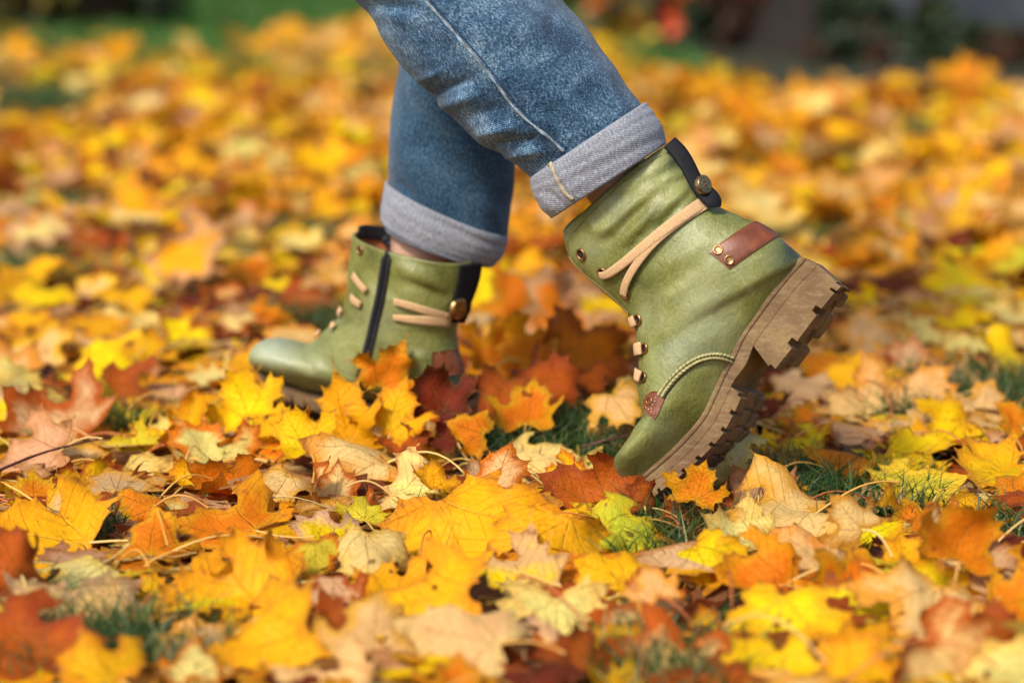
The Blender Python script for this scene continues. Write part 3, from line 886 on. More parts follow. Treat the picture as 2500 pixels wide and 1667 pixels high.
# ------------------------------------------------------------------ jeans
def tube(rows, yfun, depth, nu, nv, ridges=(), rough=0.0, seed=0, along=False):
    """rings between the traced left and right outlines"""
    R = cr(rows, nu); V = []; uv = []
    s = 0; last = None
    ang = np.linspace(0, 2 * np.pi, nv + 1)[:-1]
    for i, r in enumerate(R):
        a = on_y(r[0], r[1], yfun(i / (nu - 1))); b = on_y(r[2], r[3], yfun(i / (nu - 1)))
        c = (a + b) / 2; h = (b - a) / 2; L = np.linalg.norm(h)
        dd = r[4] if len(r) > 4 else depth
        ex = lambda v, e: np.sign(v) * np.abs(v) ** e
        lat = unit(c - CAM) if along else np.array([0, 1, 0])
        P = c + h * ex(np.cos(ang), 0.92)[:, None] + lat * (-L * dd * ex(np.sin(ang), 0.92))[:, None]
        V.append(P)
        if last is not None: s += np.linalg.norm(c - last)
        last = c
        uv.append(np.stack([np.full(nv, s), ang * L * 0.9], axis=1))
    V = np.array(V)
    cen = V.mean(axis=1, keepdims=True)
    nrm = V - cen; nrm /= np.linalg.norm(nrm, axis=2, keepdims=True)
    if len(ridges):
        d = ridge_disp(project(V.reshape(-1, 3)), ridges).reshape(nu, nv)
        near = 0.25 + 0.75 * (np.sin(ang) > -0.1)
        V = V + nrm * (d * near[None, :])[..., None]
    if rough:
        r2 = np.random.default_rng(seed)
        uu = np.linspace(0, 1, nu)[:, None]; aa = ang[None, :]
        d = np.zeros((nu, nv))
        for _ in range(14):
            k = r2.integers(1, 5); q = r2.uniform(2, 16); d += np.sin(k * aa + q * uu * 2 + r2.uniform(0, 6)) * r2.uniform(0.3, 1) / (1 + q / 8)
        V = V + nrm * (d * rough / 4)[..., None]
    return V, np.array(uv)

def tube_obj(V, uv, name, mat, parent, closed=False):
    nu, nv = V.shape[:2]
    o = make(name, V.reshape(-1, 3), grid_faces(nu, nv), mat, parent)
    set_uv(o.data, uv.reshape(-1, 2))
    return o

def rc4(*a):
    p = c4p(a[0], a[1]); q = c4p(a[2], a[3]); return (*p, *q, a[4] / 2.451, a[5])
near_leg = [(1060, -1500, 1480, -1400, .7), (980, -900, 1400, -820, .72), (840, -420, 1290, -420, .75), (800, -200, 1290, -170, .8), (833, -70, 1330, -60, .8), (866, 4, 1374, 4, .8), (910, 45, 1400, 32, .8), (931, 94, 1424, 58, .8), (975, 155, 1446, 88, .8),
            (1028, 208, 1466, 116, .82), (1069, 249, 1484, 140, .84), (1110, 294, 1502, 163, .85), (1159, 343, 1518, 190, .86), (1192, 363, 1534, 216, .87), (1232, 379, 1550, 238, .88), (1264, 408, 1562, 256, .88), (1302, 445, 1570, 276, .86), (1318, 470, 1576, 296, .84)]
jr = [rc4(560, 0, 700, 160, 40, .003), rc4(740, 200, 980, 470, 26, .0036), rc4(1000, 490, 1180, 700, 24, .0040), rc4(1200, 720, 1420, 910, 24, .0036),
      rc4(790, 180, 1010, 440, 26, -.0040), rc4(1080, 560, 1230, 720, 22, -.0044), rc4(1260, 740, 1440, 880, 20, -.0036),
      rc4(190, 30, 520, 50, 40, -.0060), rc4(330, 90, 560, 130, 50, .0050), rc4(560, 180, 700, 330, 50, -.003),
      rc4(640, 560, 860, 470, 34, -.0060), rc4(700, 640, 920, 560, 40, .0060), rc4(850, 700, 1060, 640, 40, -.0040), rc4(930, 800, 1130, 760, 34, .0060),
      rc4(1000, 870, 1220, 830, 26, -.0070), rc4(1080, 940, 1280, 900, 30, .0050), rc4(560, 480, 700, 430, 30, .0040),
      rc4(1430, 120, 1560, 300, 50, .0040), rc4(1300, 640, 1420, 780, 30, -.0040), rc4(1350, 560, 1500, 720, 50, .0040), rc4(1560, 480, 1700, 640, 50, -.003),
      rc4(1060, 100, 1300, 300, 80, .004), rc4(1180, 330, 1400, 560, 60, -.003)]
Vn, uvn = tube(near_leg, lambda t: Y_J1 + 0.06 * (1 - t) ** 2 - 0.02 * t, .8, 260, 144, jr, 0.0025, 3, True)
jeans = tube_obj(Vn, uvn, 'jeans', M_DENIM, PERSON)

def hit_obj(V, faces_closed=True):
    nu, nv = V.shape[:2]
    return BVHTree.FromPolygons([tuple(v) for v in V.reshape(-1, 3)], grid_faces(nu, nv))

class Surf:
    def __init__(s, V): s.bvh = hit_obj(V)
    def hit(s, px, py, lift=0):
        d = ray(px, py); loc, nrm, i, _ = s.bvh.ray_cast(Vector(CAM), Vector(d))
        if loc is None: loc, nrm, i, _ = s.bvh.find_nearest(Vector(on_y(px, py, 0.05)))
        nrm = np.array(nrm)
        if np.dot(nrm, d) > 0: nrm = -nrm
        return np.array(loc) + nrm * lift, nrm

SN = Surf(Vn)
seam = smooth_path([c4p(*p) for p in ((560, -40), (580, 0), (660, 90), (740, 180), (850, 310), (915, 385), (980, 465), (1060, 572), (1150, 680), (1290, 800), (1412, 905))], 130)
sm = [SN.hit(x, y, .0008) for x, y in seam]
sp_ = np.array([q[0] for q in sm])
for _ in range(3): sp_[1:-1] = (sp_[:-2] + 2 * sp_[1:-1] + sp_[2:]) / 4
rr = np.random.default_rng(5)
wv = .0015 + .0024 * np.abs(np.sin(np.arange(130) * .23)) * rr.uniform(.5, 1, 130)
ribbon(sp_, [q[1] for q in sm], wv, .0024, 'leg_seam', M_WEAR, jeans)
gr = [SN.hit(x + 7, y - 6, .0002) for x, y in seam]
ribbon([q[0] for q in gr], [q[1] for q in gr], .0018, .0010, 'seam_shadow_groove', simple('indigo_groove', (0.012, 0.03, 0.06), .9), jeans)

def cuff(rows, yfun, name, grow, ridges, wv_, parent, seed, depth=.88, along=False):
    """turned-up hem: rolled top lip, outer face, bottom fold and inner face"""
    R = cr(rows, 40)
    nv = 144
    V, uv = tube(rows, yfun, depth, 40, nv, ridges, wv_, seed, along)
    cen = V.mean(axis=1, keepdims=True)
    nrm = V - cen; Lr = np.linalg.norm(nrm, axis=2, keepdims=True); nrm = nrm / Lr
    out = V
    ax = V[-1].mean(axis=0) - V[0].mean(axis=0); ax = ax / np.linalg.norm(ax)
    pre = [out[0] - nrm[0] * .007 + ax * .006, out[0] - nrm[0] * .0055 - ax * .0005, out[0] - nrm[0] * .003 - ax * .0028, out[0] - nrm[0] * .0010 - ax * .0022]
    post = [out[-1] + ax * .0016 - nrm[-1] * .0012, out[-1] + ax * .0014 - nrm[-1] * .0035, out[-1] - nrm[-1] * .0052]
    for k in range(1, 8): post.append(out[-1 - k * 3] - nrm[-1 - k * 3] * .0060)
    A = np.array(pre + list(out) + post)
    s_ = np.concatenate([[0], np.cumsum(np.linalg.norm(np.diff(A[:, 0], axis=0), axis=1))])
    u = np.stack([np.repeat(s_[:, None], nv, 1), np.repeat(uv[20:21, :, 1], len(A), 0)], axis=2)
    return tube_obj(A, u, name, M_CUFF, parent), A

cuff_rows = [(1293, 442, 1580, 254, .9), (1297, 462, 1598, 276, .9), (1306, 484, 1612, 300, .9), (1320, 508, 1621, 324, .9), (1342, 532, 1628, 347, .9)]
# lower edge is curved: lift the near-side middle of the hem by shaping after lofting
cf, CA = cuff(cuff_rows, lambda t: Y_J1 - .02, 'cuff', .004, [rc4(1370, 1000, 1500, 1200, 30, .003), rc4(1290, 1180, 1400, 1300, 20, .003), rc4(1330, 1150, 1420, 1240, 14, -.003)], .0016, jeans, 8, .92, True)
tag(cf, 'turned up pale cuff above the raised boot')
SC = Surf(CA)
cseam = smooth_path([c4p(*p) for p in ((1332, 962), (1345, 1000), (1365, 1050), (1395, 1110), (1430, 1160), (1470, 1192))], 40)
sm = [SC.hit(x, y, .0008) for x, y in cseam]
ribbon([q[0] for q in sm], [q[1] for q in sm], .0042, .0026, 'cuff_seam', M_SEAM, cf)

far_leg = [(1060, -1500, 1500, -1400, .7), (1000, -900, 1400, -850, .75), (960, -300, 1330, -300, .8), (968, 60, 1300, 60, .85), (974, 160, 1292, 180, .85), (963, 228, 1282, 250, .85), (952, 326, 1268, 330, .86),
           (948, 408, 1257, 408, .88), (950, 450, 1253, 470, .88), (952, 480, 1246, 530, .88), (955, 505, 1237, 580, .88)]
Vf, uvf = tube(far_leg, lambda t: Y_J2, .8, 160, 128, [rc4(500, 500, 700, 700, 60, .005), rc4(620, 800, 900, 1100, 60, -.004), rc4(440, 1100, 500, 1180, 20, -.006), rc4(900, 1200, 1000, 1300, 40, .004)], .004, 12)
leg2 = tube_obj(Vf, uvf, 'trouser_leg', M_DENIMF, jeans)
cuff2_rows = [(941, 447, 1240, 578, .9), (934, 475, 1238, 596, .9), (929, 505, 1232, 615, .9), (932, 535, 1222, 632, .9), (940, 556, 1208, 646, .9)]
def far_cuff():
    o, A = cuff(cuff2_rows, lambda t: Y_J2, 'cuff', .004, [], .0022, jeans, 21, .9)
    tag(o, 'turned up pale cuff above the boot that is down in the leaves')
far_cuff()


# ------------------------------------------------------------------ leaves
HALF = [(0.02, 0.0), (0.09, -0.08), (0.20, -0.12), (0.33, -0.22), (0.38, -0.15), (0.50, -0.15), (0.70, -0.20), (0.60, -0.06), (0.55, 0.03), (0.56, 0.10), (0.64, 0.12),
        (0.84, 0.13), (0.74, 0.24), (0.85, 0.35), (1.02, 0.50), (0.78, 0.48), (0.72, 0.63), (0.59, 0.54), (0.44, 0.42), (0.37, 0.48), (0.38, 0.60), (0.54, 0.76),
        (0.36, 0.73), (0.33, 0.92), (0.18, 0.84), (0.09, 0.97), (0.0, 1.20)]
OVATE = [(0.02, 0.0), (0.22, -0.03), (0.40, 0.06), (0.52, 0.20), (0.57, 0.36), (0.52, 0.54), (0.42, 0.70), (0.28, 0.86), (0.12, 1.00), (0.0, 1.15)]
VEINS = [(90, 1.12), (90 - 43, 1.05), (90 + 43, 1.05), (90 - 104, .62), (90 + 104, .62)]
DIRS = np.array([[math.cos(math.radians(a)), math.sin(math.radians(a))] for a, _ in VEINS])
VL = np.array([l for _, l in VEINS])

def template(seed, step, arc, shape=None):
    HALF = shape or globals()['HALF']
    r = np.random.default_rng(seed)
    def side(sg):
        jit = r.normal(0, .018, (len(HALF), 2)); jit[0] = 0; jit[-1, 0] = 0
        H = np.array(HALF) * [1, 1] + jit
        H[:, 0] *= sg * r.uniform(.9, 1.08)
        return H
    R = side(1); L = side(-1); L[-1] = R[-1]; 
    P = np.vstack([R, L[::-1][1:]])
    P[:, 1] *= r.uniform(.92, 1.06)
    if seed % 4 == 3: P *= 0.9 + 0.1 * r.random((1, 2))
    out = []
    m = len(P)
    for i in range(m):
        a, b = P[i], P[(i + 1) % m]
        d = b - a; L_ = np.linalg.norm(d); k = max(1, int(L_ / arc))
        nrm = np.array([d[1], -d[0]])
        for j in range(k):
            t = j / k
            out.append(a + d * t - nrm * (0.15 if shape is None else -0.05) * math.sin(math.pi * t))     # scalloped bays between the teeth
    out = np.array(out); nb = len(out)
    def inside(p):
        x, y = p; c = False
        A = out; B = np.roll(out, 1, axis=0)
        cnd = ((A[:, 1] > y) != (B[:, 1] > y))
        xx = (B[:, 0] - A[:, 0]) * (y - A[:, 1]) / (B[:, 1] - A[:, 1] + 1e-12) + A[:, 0]
        return (np.sum(cnd & (x < xx)) % 2) == 1
    inner = []
    for d, l in zip(DIRS, VL):
        for s_ in np.arange(step * .6, l * .88, step):
            p = d * s_
            if inside(p): inner.append(p)
    y = -0.3
    while y < 1.15:
        x = -1.0 + (step / 2 if int(y / step) % 2 else 0)
        while x < 1.0:
            p = np.array([x, y]) + r.normal(0, step * .08, 2)
            if inside(p) and np.min(np.linalg.norm(out - p, axis=1)) > step * .4 and (not inner or np.min(np.linalg.norm(np.array(inner) - p, axis=1)) > step * .5):
                inner.append(p)
            x += step
        y += step
    allp = [Vector(p) for p in out] + [Vector(p) for p in inner]
    vs, es, fs, *_ = delaunay_2d_cdt(allp, [(i, (i + 1) % nb) for i in range(nb)], [], 1, 1e-6)
    V = np.array([[v.x, v.y] for v in vs]); Fc = np.array([f for f in fs])
    e = np.min(np.linalg.norm(V[:, None, :] - out[None, :, :], axis=2), axis=1)
    edge = np.clip(e / 0.22, 0, 1)
    cen = V[Fc].mean(axis=1)
    al = cen @ DIRS.T; cr_ = np.abs(cen[:, :1] * DIRS[None, :, 1] - cen[:, 1:2] * DIRS[None, :, 0]) + (al < 0) * 9
    lob = np.argmin(cr_, axis=1)
    C = V[Fc]                                                  # faces,3,2
    D = DIRS[lob][:, None, :]
    S = (C * D).sum(axis=2) / VL[lob][:, None]; T = np.abs(C[..., 0] * D[..., 1] - C[..., 1] * D[..., 0])
    uv = np.stack([S, T], axis=2).reshape(-1, 2)
    return dict(V=V, F=Fc, edge=edge, uv=uv)

TH = [template(i, 0.115, 0.055) for i in range(8)]          # near leaves
TM = [template(20 + i, 0.22, 0.14) for i in range(7)] + [template(30, .22, .14, OVATE)]       # leaves of the carpet
TL = [template(40 + i, 0.45, 0.40) for i in range(4)]       # far leaves

PAL = {'Y': ((0.92, 0.62, 0.002), (0.88, 0.46, 0.004)), 'G': ((0.88, 0.44, 0.004), (0.80, 0.32, 0.006)), 'P': ((0.80, 0.64, 0.20), (0.80, 0.52, 0.12)),
       'T': ((0.80, 0.50, 0.18), (0.76, 0.34, 0.04)), 'K': ((0.66, 0.38, 0.19), (0.50, 0.22, 0.08)), 'O': ((0.72, 0.20, 0.004), (0.66, 0.29, 0.006)),
       'R': ((0.46, 0.095, 0.006), (0.32, 0.055, 0.008)), 'D': ((0.17, 0.020, 0.007), (0.11, 0.018, 0.008)), 'V': ((0.66, 0.58, 0.035), (0.74, 0.50, 0.02)),
       'B': ((0.22, 0.10, 0.045), (0.14, 0.055, 0.025)), 'W': ((0.80, 0.74, 0.36), (0.78, 0.66, 0.24))}
CNAME = {'Y': 'bright yellow', 'G': 'golden yellow', 'P': 'pale cream yellow', 'T': 'tan', 'K': 'pinkish tan', 'O': 'orange', 'R': 'rust orange', 'D': 'dark red brown', 'V': 'greenish yellow', 'B': 'brown', 'W': 'pale lime white'}

def shape3d(V, r, curl, style):
    """bends the flat template into a dry leaf; returns Nx3 in leaf units"""
    x, y = V[:, 0].copy(), V[:, 1].copy() - 0.35
    rad = np.hypot(x, y)
    z = np.zeros(len(V))
    z += curl * 0.20 * rad ** 2 * r.uniform(-1, 1.6)
    ang = np.arctan2(y, x)
    k = r.integers(2, 5)
    z += curl * 0.15 * rad ** 2 * np.sin(k * ang + r.uniform(0, 6.3))
    z += curl * 0.11 * rad ** 2.2 * np.sin((k + 3) * ang + r.uniform(0, 6.3))
    z += curl * 0.030 * np.sin(9 * x + r.uniform(0, 6)) * np.sin(8 * y + r.uniform(0, 6))
    for _ in range(3):
        a_, f_ = r.uniform(0, 6.28), r.uniform(5, 13)
        z += curl * .13 / f_ * np.abs(np.sin(f_ * .5 * (x * math.cos(a_) + y * math.sin(a_)) + r.uniform(0, 6)))
    z += 0.05 * curl * np.abs(V[:, 0]) * r.uniform(-1, 1)
    # pleats: blade sinks along the main veins
    al = V @ DIRS.T; cc = np.abs(V[:, :1] * DIRS[None, :, 1] - V[:, 1:2] * DIRS[None, :, 0]) + (al < 0) * 9
    t = cc.min(axis=1)
    z += curl * 0.10 * np.minimum(t, .22) - curl * .01
    P = np.stack([x, y, z], axis=1)
    def bend(P, a, kap):
        d = np.array([math.cos(a), math.sin(a)]); e = np.array([-d[1], d[0]])
        u = P[:, :2] @ d; v = P[:, :2] @ e
        rr = 1 / kap - P[:, 2]
        un = rr * np.sin(kap * u); zn = 1 / kap - rr * np.cos(kap * u)
        return np.stack([un * d[0] + v * e[0], un * d[1] + v * e[1], zn], axis=1)
    kap = {'flat': r.uniform(.1, .5), 'curl': r.uniform(.8, 1.7), 'roll': r.uniform(3.2, 4.2), 'fold': r.uniform(1.7, 2.6), 'stand': r.uniform(.3, .9)}[style]
    sg = 1 if r.random() < .62 else -1
    P = bend(P, r.uniform(0, math.pi) if style not in ('roll', 'fold') else r.normal(0, .3), kap * sg)
    P = bend(P, r.uniform(0, math.pi), r.uniform(.05, .45) * curl * (1 if r.random() < .6 else -1))
    return P

def rot(yaw, tilt, roll=0.0):
    return np.array(Matrix.Rotation(tilt, 3, 'X') @ Matrix.Rotation(roll, 3, 'Y') @ Matrix.Rotation(yaw, 3, 'Z'))

# height map of the litter
HX0, HY0, HC = -4.2, -1.9, 0.012
HW, HH = int(8.4 / HC), int(9.6 / HC)
HM = np.full((HH, HW), -0.024)
def hidx(x, y):
    return np.clip(((y - HY0) / HC).astype(int), 0, HH - 1), np.clip(((x - HX0) / HC).astype(int), 0, HW - 1)

def settle(P, pct, drape):
    i, j = hidx(P[:, 0], P[:, 1])
    h = HM[i, j]
    rel = P[:, 2]
    off = np.percentile(h - rel, pct)
    z = rel + off + 0.0008
    z = z * (1 - drape) + np.maximum(z, h + 0.001) * drape
    P = P.copy(); P[:, 2] = z
    return P

def stamp(P, cap):
    i, j = hidx(P[:, 0], P[:, 1])
    for di in (0, 1):
        for dj in (0, 1):
            a, b = np.clip(i + di, 0, HH - 1), np.clip(j + dj, 0, HW - 1)
            np.maximum.at(HM, (a, b), np.minimum(P[:, 2], cap))

def squash(P, cap, k):
    P = P.copy(); z = P[:, 2]; P[:, 2] = np.where(z > cap, cap + (z - cap) * k, z); return P

def stalk_geo(base, direction, length, rad, r, droop=.3):
    d = unit(direction); side = unit(np.cross(d, [0, 0, 1]) + 1e-6)
    pts = []
    b1, b2 = r.normal(0, .25), r.uniform(-.1, .35)
    for t in np.linspace(0, 1, 9):
        pts.append(base + d * length * t + side * length * b1 * t * t + np.array([0, 0, 1]) * length * (b2 * math.sin(t * 2.6) - .08 * t))
    pts = np.array(pts); V = []
    T = np.gradient(pts, axis=0)
    for k, p in enumerate(pts):
        t = unit(T[k]); a = unit(np.cross(t, [0.1, 0.2, 1])); b = np.cross(t, a)
        rr = rad * (1.0 - .35 * k / 8) * (1.7 if k == 8 else 1)
        for q in range(5):
            V.append(p + (a * math.cos(q * 1.2566) + b * math.sin(q * 1.2566)) * rr)
    f = grid_faces(9, 5)
    return np.array(V), f

def jitter_col(c, r, s=.12):
    c = np.array(c) * np.exp(r.normal(0, s)) * np.exp(r.normal(0, .05, 3))
    return np.clip(c, 0, .92)

def leaf_mesh(name, tpl, P, c1, c2, r):
    F_ = tpl['F']; me = bpy.data.meshes.new(name)
    n, m = len(P), len(F_)
    me.vertices.add(n); me.vertices.foreach_set('co', P.ravel())
    me.loops.add(m * 3); me.loops.foreach_set('vertex_index', F_.ravel())
    me.polygons.add(m); me.polygons.foreach_set('loop_start', np.arange(0, m * 3, 3))
    me.polygons.foreach_set('use_smooth', np.ones(m, bool))
    me.update(calc_edges=True)
    attrs(me, np.tile(np.append(c1, 1), (n, 1)), np.tile(np.append(c2, 1), (n, 1)), tpl['edge'],
          np.column_stack([tpl['V'] , np.full(n, r.uniform(0, 500))]), tpl['uv'])
    me.materials.append(M_LEAF)
    return me

def attrs(me, c1, c2, edge, lco, uv):
    c1 = c1.copy(); c1[:, 3] = edge
    a = me.attributes.new('col', 'FLOAT_COLOR', 'POINT'); a.data.foreach_set('color', c1.ravel())
    a = me.attributes.new('col2', 'FLOAT_COLOR', 'POINT'); a.data.foreach_set('color', c2.ravel())
    a = me.attributes.new('lco', 'FLOAT_VECTOR', 'POINT'); a.data.foreach_set('vector', lco.ravel())
    u = me.uv_layers.new(name='vein'); u.data.foreach_set('uv', uv.ravel())

# grass patches (pixels of the photograph -> ground), radius in metres: leaves keep off them
GP = [(1265, 1075, .075, .8), (1400, 1060, .09, .8), (1200, 1030, .06, .6), (2400, 960, .10, .85), (1760, 1350, .0, 0), (1640, 1275, .045, .85), (1590, 1345, .04, .7), (1900, 1165, .05, .7), (2110, 1210, .06, .8),
      (60, 1560, .08, .85), (360, 1585, .055, .9), (1640, 1625, .06, .9), (2480, 1300, .04, .8), (190, 520, .12, 1), (40, 660, .12, .9), (770, 575, .11, .9), (560, 640, .08, .9), (250, 1290, .025, .8),
      (2000, 410, .14, .7), (2080, 480, .16, .8), (2230, 340, .16, .6), (30, 250, .2, .6), (110, 275, .2, .8), (420, 110, .5, .9), (100, 130, .35, .9), (780, 780, .07, .8), (1950, 600, .08, .5), (2200, 1020, .03, .6), (330, 1040, .03, .7), (1730, 905, .06, .5), (1480, 480, .1, .3)]
GPW = [(on_z(px, py, -.01)[:2], rad, pr) for px, py, rad, pr in GP if rad > 0]
BOOTM = [(on_z(1600, 1215)[:2], .045), (np.array([-0.065, .285]), .06), (np.array([-0.11, .32]), .055), (np.array([-0.17, .35]), .05), (np.array([-0.22, .38]), .045)]
def leaf_limit(x):
    """far rim of the leaf carpet"""
    base = 5.5 if x < 0 else 5.5 - min(x, .45) * 3.8
    return base + .25 * math.sin(x * 3.1 + 1) + .18 * math.sin(x * 7.7)

def blocked(x, y, r):
    for c, rad, pr in GPW:
        if math.hypot(x - c[0], (y - c[1])) < rad * (1 + .3 * math.sin(5 * math.atan2(y - c[1], x - c[0]) + rad * 90)) and r.random() < pr: return True
    for c, rad in BOOTM:
        if math.hypot(x - c[0], y - c[1]) < rad: return True
    return False

WKEYS = ['Y', 'G', 'P', 'T', 'K', 'O', 'R', 'D', 'V', 'B']
W_DEEP = np.array([.03, .07, .02, .09, .10, .12, .22, .28, .01, .06]); W_DEEP /= W_DEEP.sum()  # lower layers coloured towards dark red, deepening the shade in the gaps
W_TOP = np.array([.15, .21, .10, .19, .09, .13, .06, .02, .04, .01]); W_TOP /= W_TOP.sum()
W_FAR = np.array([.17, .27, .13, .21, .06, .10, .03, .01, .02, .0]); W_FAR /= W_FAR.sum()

acc = {k: [] for k in ('V', 'F', 'C', 'C2', 'E', 'L', 'U')}; acc_n = 0
def add_stuff(tpl, P, c1, c2, r):
    global acc_n
    n = len(P)
    acc['V'].append(P); acc['F'].append(tpl['F'] + acc_n); acc['C'].append(np.tile(np.append(c1, 1), (n, 1))); acc['C2'].append(np.tile(np.append(c2, 1), (n, 1)))
    acc['E'].append(tpl['edge']); acc['L'].append(np.column_stack([tpl['V'], np.full(n, r.uniform(0, 500))])); acc['U'].append(tpl['uv'])
    acc_n += n

sv, sf, sc = [], [], []; sn = 0
def pick(w, r):
    k = WKEYS[r.choice(len(WKEYS), p=w)]
    c1, c2 = PAL[k]
    return k, jitter_col(c1, r), jitter_col(c2, r)

r = np.random.default_rng(42)
def carpet(n, layer, ymin, ymax, wts, smin, smax, tset, curl, tiltm, cap):
    global sn
    c = 0
    while c < n:
        # density falls off evenly with the widening view
        y = r.uniform(ymin, ymax)
        hw = 0.23 * (y + 2.3) + 0.75
        if r.random() > hw / (0.23 * (ymax + 2.3) + 0.75): continue
        x = r.uniform(-hw, hw); c += 1
        lim = leaf_limit(x)
        if y > lim + .35 * abs(r.normal()) or blocked(x, y, r): continue
        tpl = tset[r.integers(len(tset))]
        st = r.choice(['flat', 'curl', 'fold', 'stand', 'roll'], p=[.40, .38, .12, .07, .03])
        P = shape3d(tpl['V'], r, curl, st)
        s_ = r.uniform(smin, smax) * .5
        R_ = rot(r.uniform(0, 6.28), r.normal(0, tiltm) + (.9 if st == 'stand' else 0), r.normal(0, tiltm))
        P = (P * s_) @ R_.T + [x, y, 0]
        P = settle(P, 55 if st != 'stand' else 85, .55)
        P = squash(P, cap + .004, .22 if y < 1.3 else .7)
        k, c1, c2 = pick(wts, r)
        add_stuff(tpl, P, c1, c2, r)
        stamp(P, cap)
        if y < 2.0 and r.random() < .5:
            b = P[np.argmin(np.linalg.norm(tpl['V'], axis=1))]
            d = (np.array([0, -1, .12]) @ R_.T); d[2] = abs(d[2]) * .3
            v, f = stalk_geo(b, d, s_ * r.uniform(.9, 1.5), .0011, r)
            sv.append(v); sf.extend([tuple(np.array(q) + sn) for q in f]); sn += len(v)
            cc = jitter_col(((.55, .30, .05), (.45, .12, .03), (.60, .42, .12))[r.integers(3)], r)
            sc.append(np.tile(np.append(cc, 1), (len(v), 1)))

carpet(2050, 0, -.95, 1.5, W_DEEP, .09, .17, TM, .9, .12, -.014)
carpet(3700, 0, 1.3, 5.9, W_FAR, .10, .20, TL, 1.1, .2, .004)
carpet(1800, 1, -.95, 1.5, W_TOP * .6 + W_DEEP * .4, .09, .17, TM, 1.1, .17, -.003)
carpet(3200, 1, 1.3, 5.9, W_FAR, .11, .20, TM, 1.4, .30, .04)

# ---- the 300 leaves that show largest: each a thing of its own
LEAVES = []
def hero(px, py, wpx, key, yaw=None, tilt=10, style='flat', roll=0, stalk=None, z=0.004, seed=None, curl=1.0, note=None, key2=None):
    """px,py: centre of the blade in the photograph, wpx: its width there (2500 px scale)"""
    LEAVES.append(dict(px=px, py=py, w=wpx, key=key, yaw=yaw, tilt=tilt, style=style, roll=roll, stalk=stalk, z=z, seed=seed, curl=curl, note=note, key2=key2))
k_ = 2500 / 2352
def H(px, py, w, key, tilt=12, style='flat', yaw=None, **kw): hero(px * k_, py * k_, w * k_, key, yaw, tilt, style, **kw)
# behind the boots, far to near
for a in ((75, 95, 70, 'Y', 30), (540, 190, 90, 'Y', 45), (90, 190, 100, 'Y', 30), (370, 190, 90, 'P', 25), (640, 110, 70, 'Y', 25), (270, 130, 80, 'G', 25), (160, 110, 70, 'T', 20), (720, 110, 80, 'O', 25),
          (500, 250, 110, 'T', 15), (300, 290, 150, 'P', 20), (450, 300, 120, 'K', 15), (830, 210, 80, 'Y', 25), (640, 250, 60, 'R', 30), (820, 330, 80, 'K', 25), (110, 360, 90, 'T', 20), (30, 345, 70, 'R', 30), (240, 355, 110, 'Y', 25),
          (350, 350, 90, 'G', 25), (440, 390, 110, 'G', 30), (220, 430, 90, 'Y', 35), (290, 430, 60, 'Y', 45), (150, 430, 100, 'K', 20), (560, 370, 110, 'P', 15), (700, 410, 130, 'R', 30), (790, 400, 110, 'O', 40), (850, 460, 100, 'G', 30),
          (90, 560, 150, 'P', 15), (265, 500, 150, 'P', 20), (560, 515, 140, 'K', 25), (345, 590, 110, 'Y', 50), (430, 570, 170, 'G', 60), (570, 450, 110, 'G', 15), (680, 590, 120, 'P', 15), (60, 470, 110, 'P', 20), (20, 590, 120, 'P', 15), (740, 500, 110, 'G', 25),
          (230, 630, 110, 'R', 10), (640, 670, 100, 'Y', 20), (300, 690, 130, 'G', 20), (560, 700, 120, 'K', 20), (100, 690, 160, 'Y', 20), (700, 700, 120, 'R', 35), (450, 700, 100, 'D', 20), (780, 690, 90, 'G', 35),
          (1510, 210, 80, 'G', 20), (1640, 160, 70, 'V', 35), (1620, 230, 90, 'G', 20), (1870, 230, 120, 'P', 45), (1700, 270, 90, 'O', 20), (1760, 310, 180, 'G', 40), (1960, 220, 90, 'G', 30), (2170, 180, 60, 'Y', 60), (2060, 210, 80, 'G', 30), (2290, 230, 70, 'Y', 40),
          (1590, 290, 100, 'P', 20), (2010, 300, 90, 'K', 20), (2180, 270, 90, 'G', 20), (1640, 360, 110, 'P', 25), (1900, 370, 90, 'P', 15), (2050, 350, 80, 'T', 20), (2140, 390, 110, 'Y', 35), (1870, 480, 130, 'Y', 35), (1790, 440, 90, 'T', 25), (1960, 470, 100, 'T', 20),
          (2250, 400, 100, 'G', 25), (2330, 330, 90, 'R', 30), (2010, 560, 120, 'T', 20), (2200, 500, 120, 'K', 15), (2100, 560, 110, 'P', 20), (1720, 500, 110, 'O', 25), (1850, 570, 90, 'Y', 25), (2310, 470, 90, 'O', 30), (2300, 560, 110, 'T', 20),
          (1190, 480, 90, 'Y', 35), (1200, 560, 110, 'Y', 30), (1260, 600, 100, 'R', 20), (1200, 400, 80, 'R', 35), (1250, 520, 90, 'T', 20)):
    H(a[0], a[1], a[2] * 1.15, a[3], a[4], 'curl' if a[4] > 22 else 'flat')
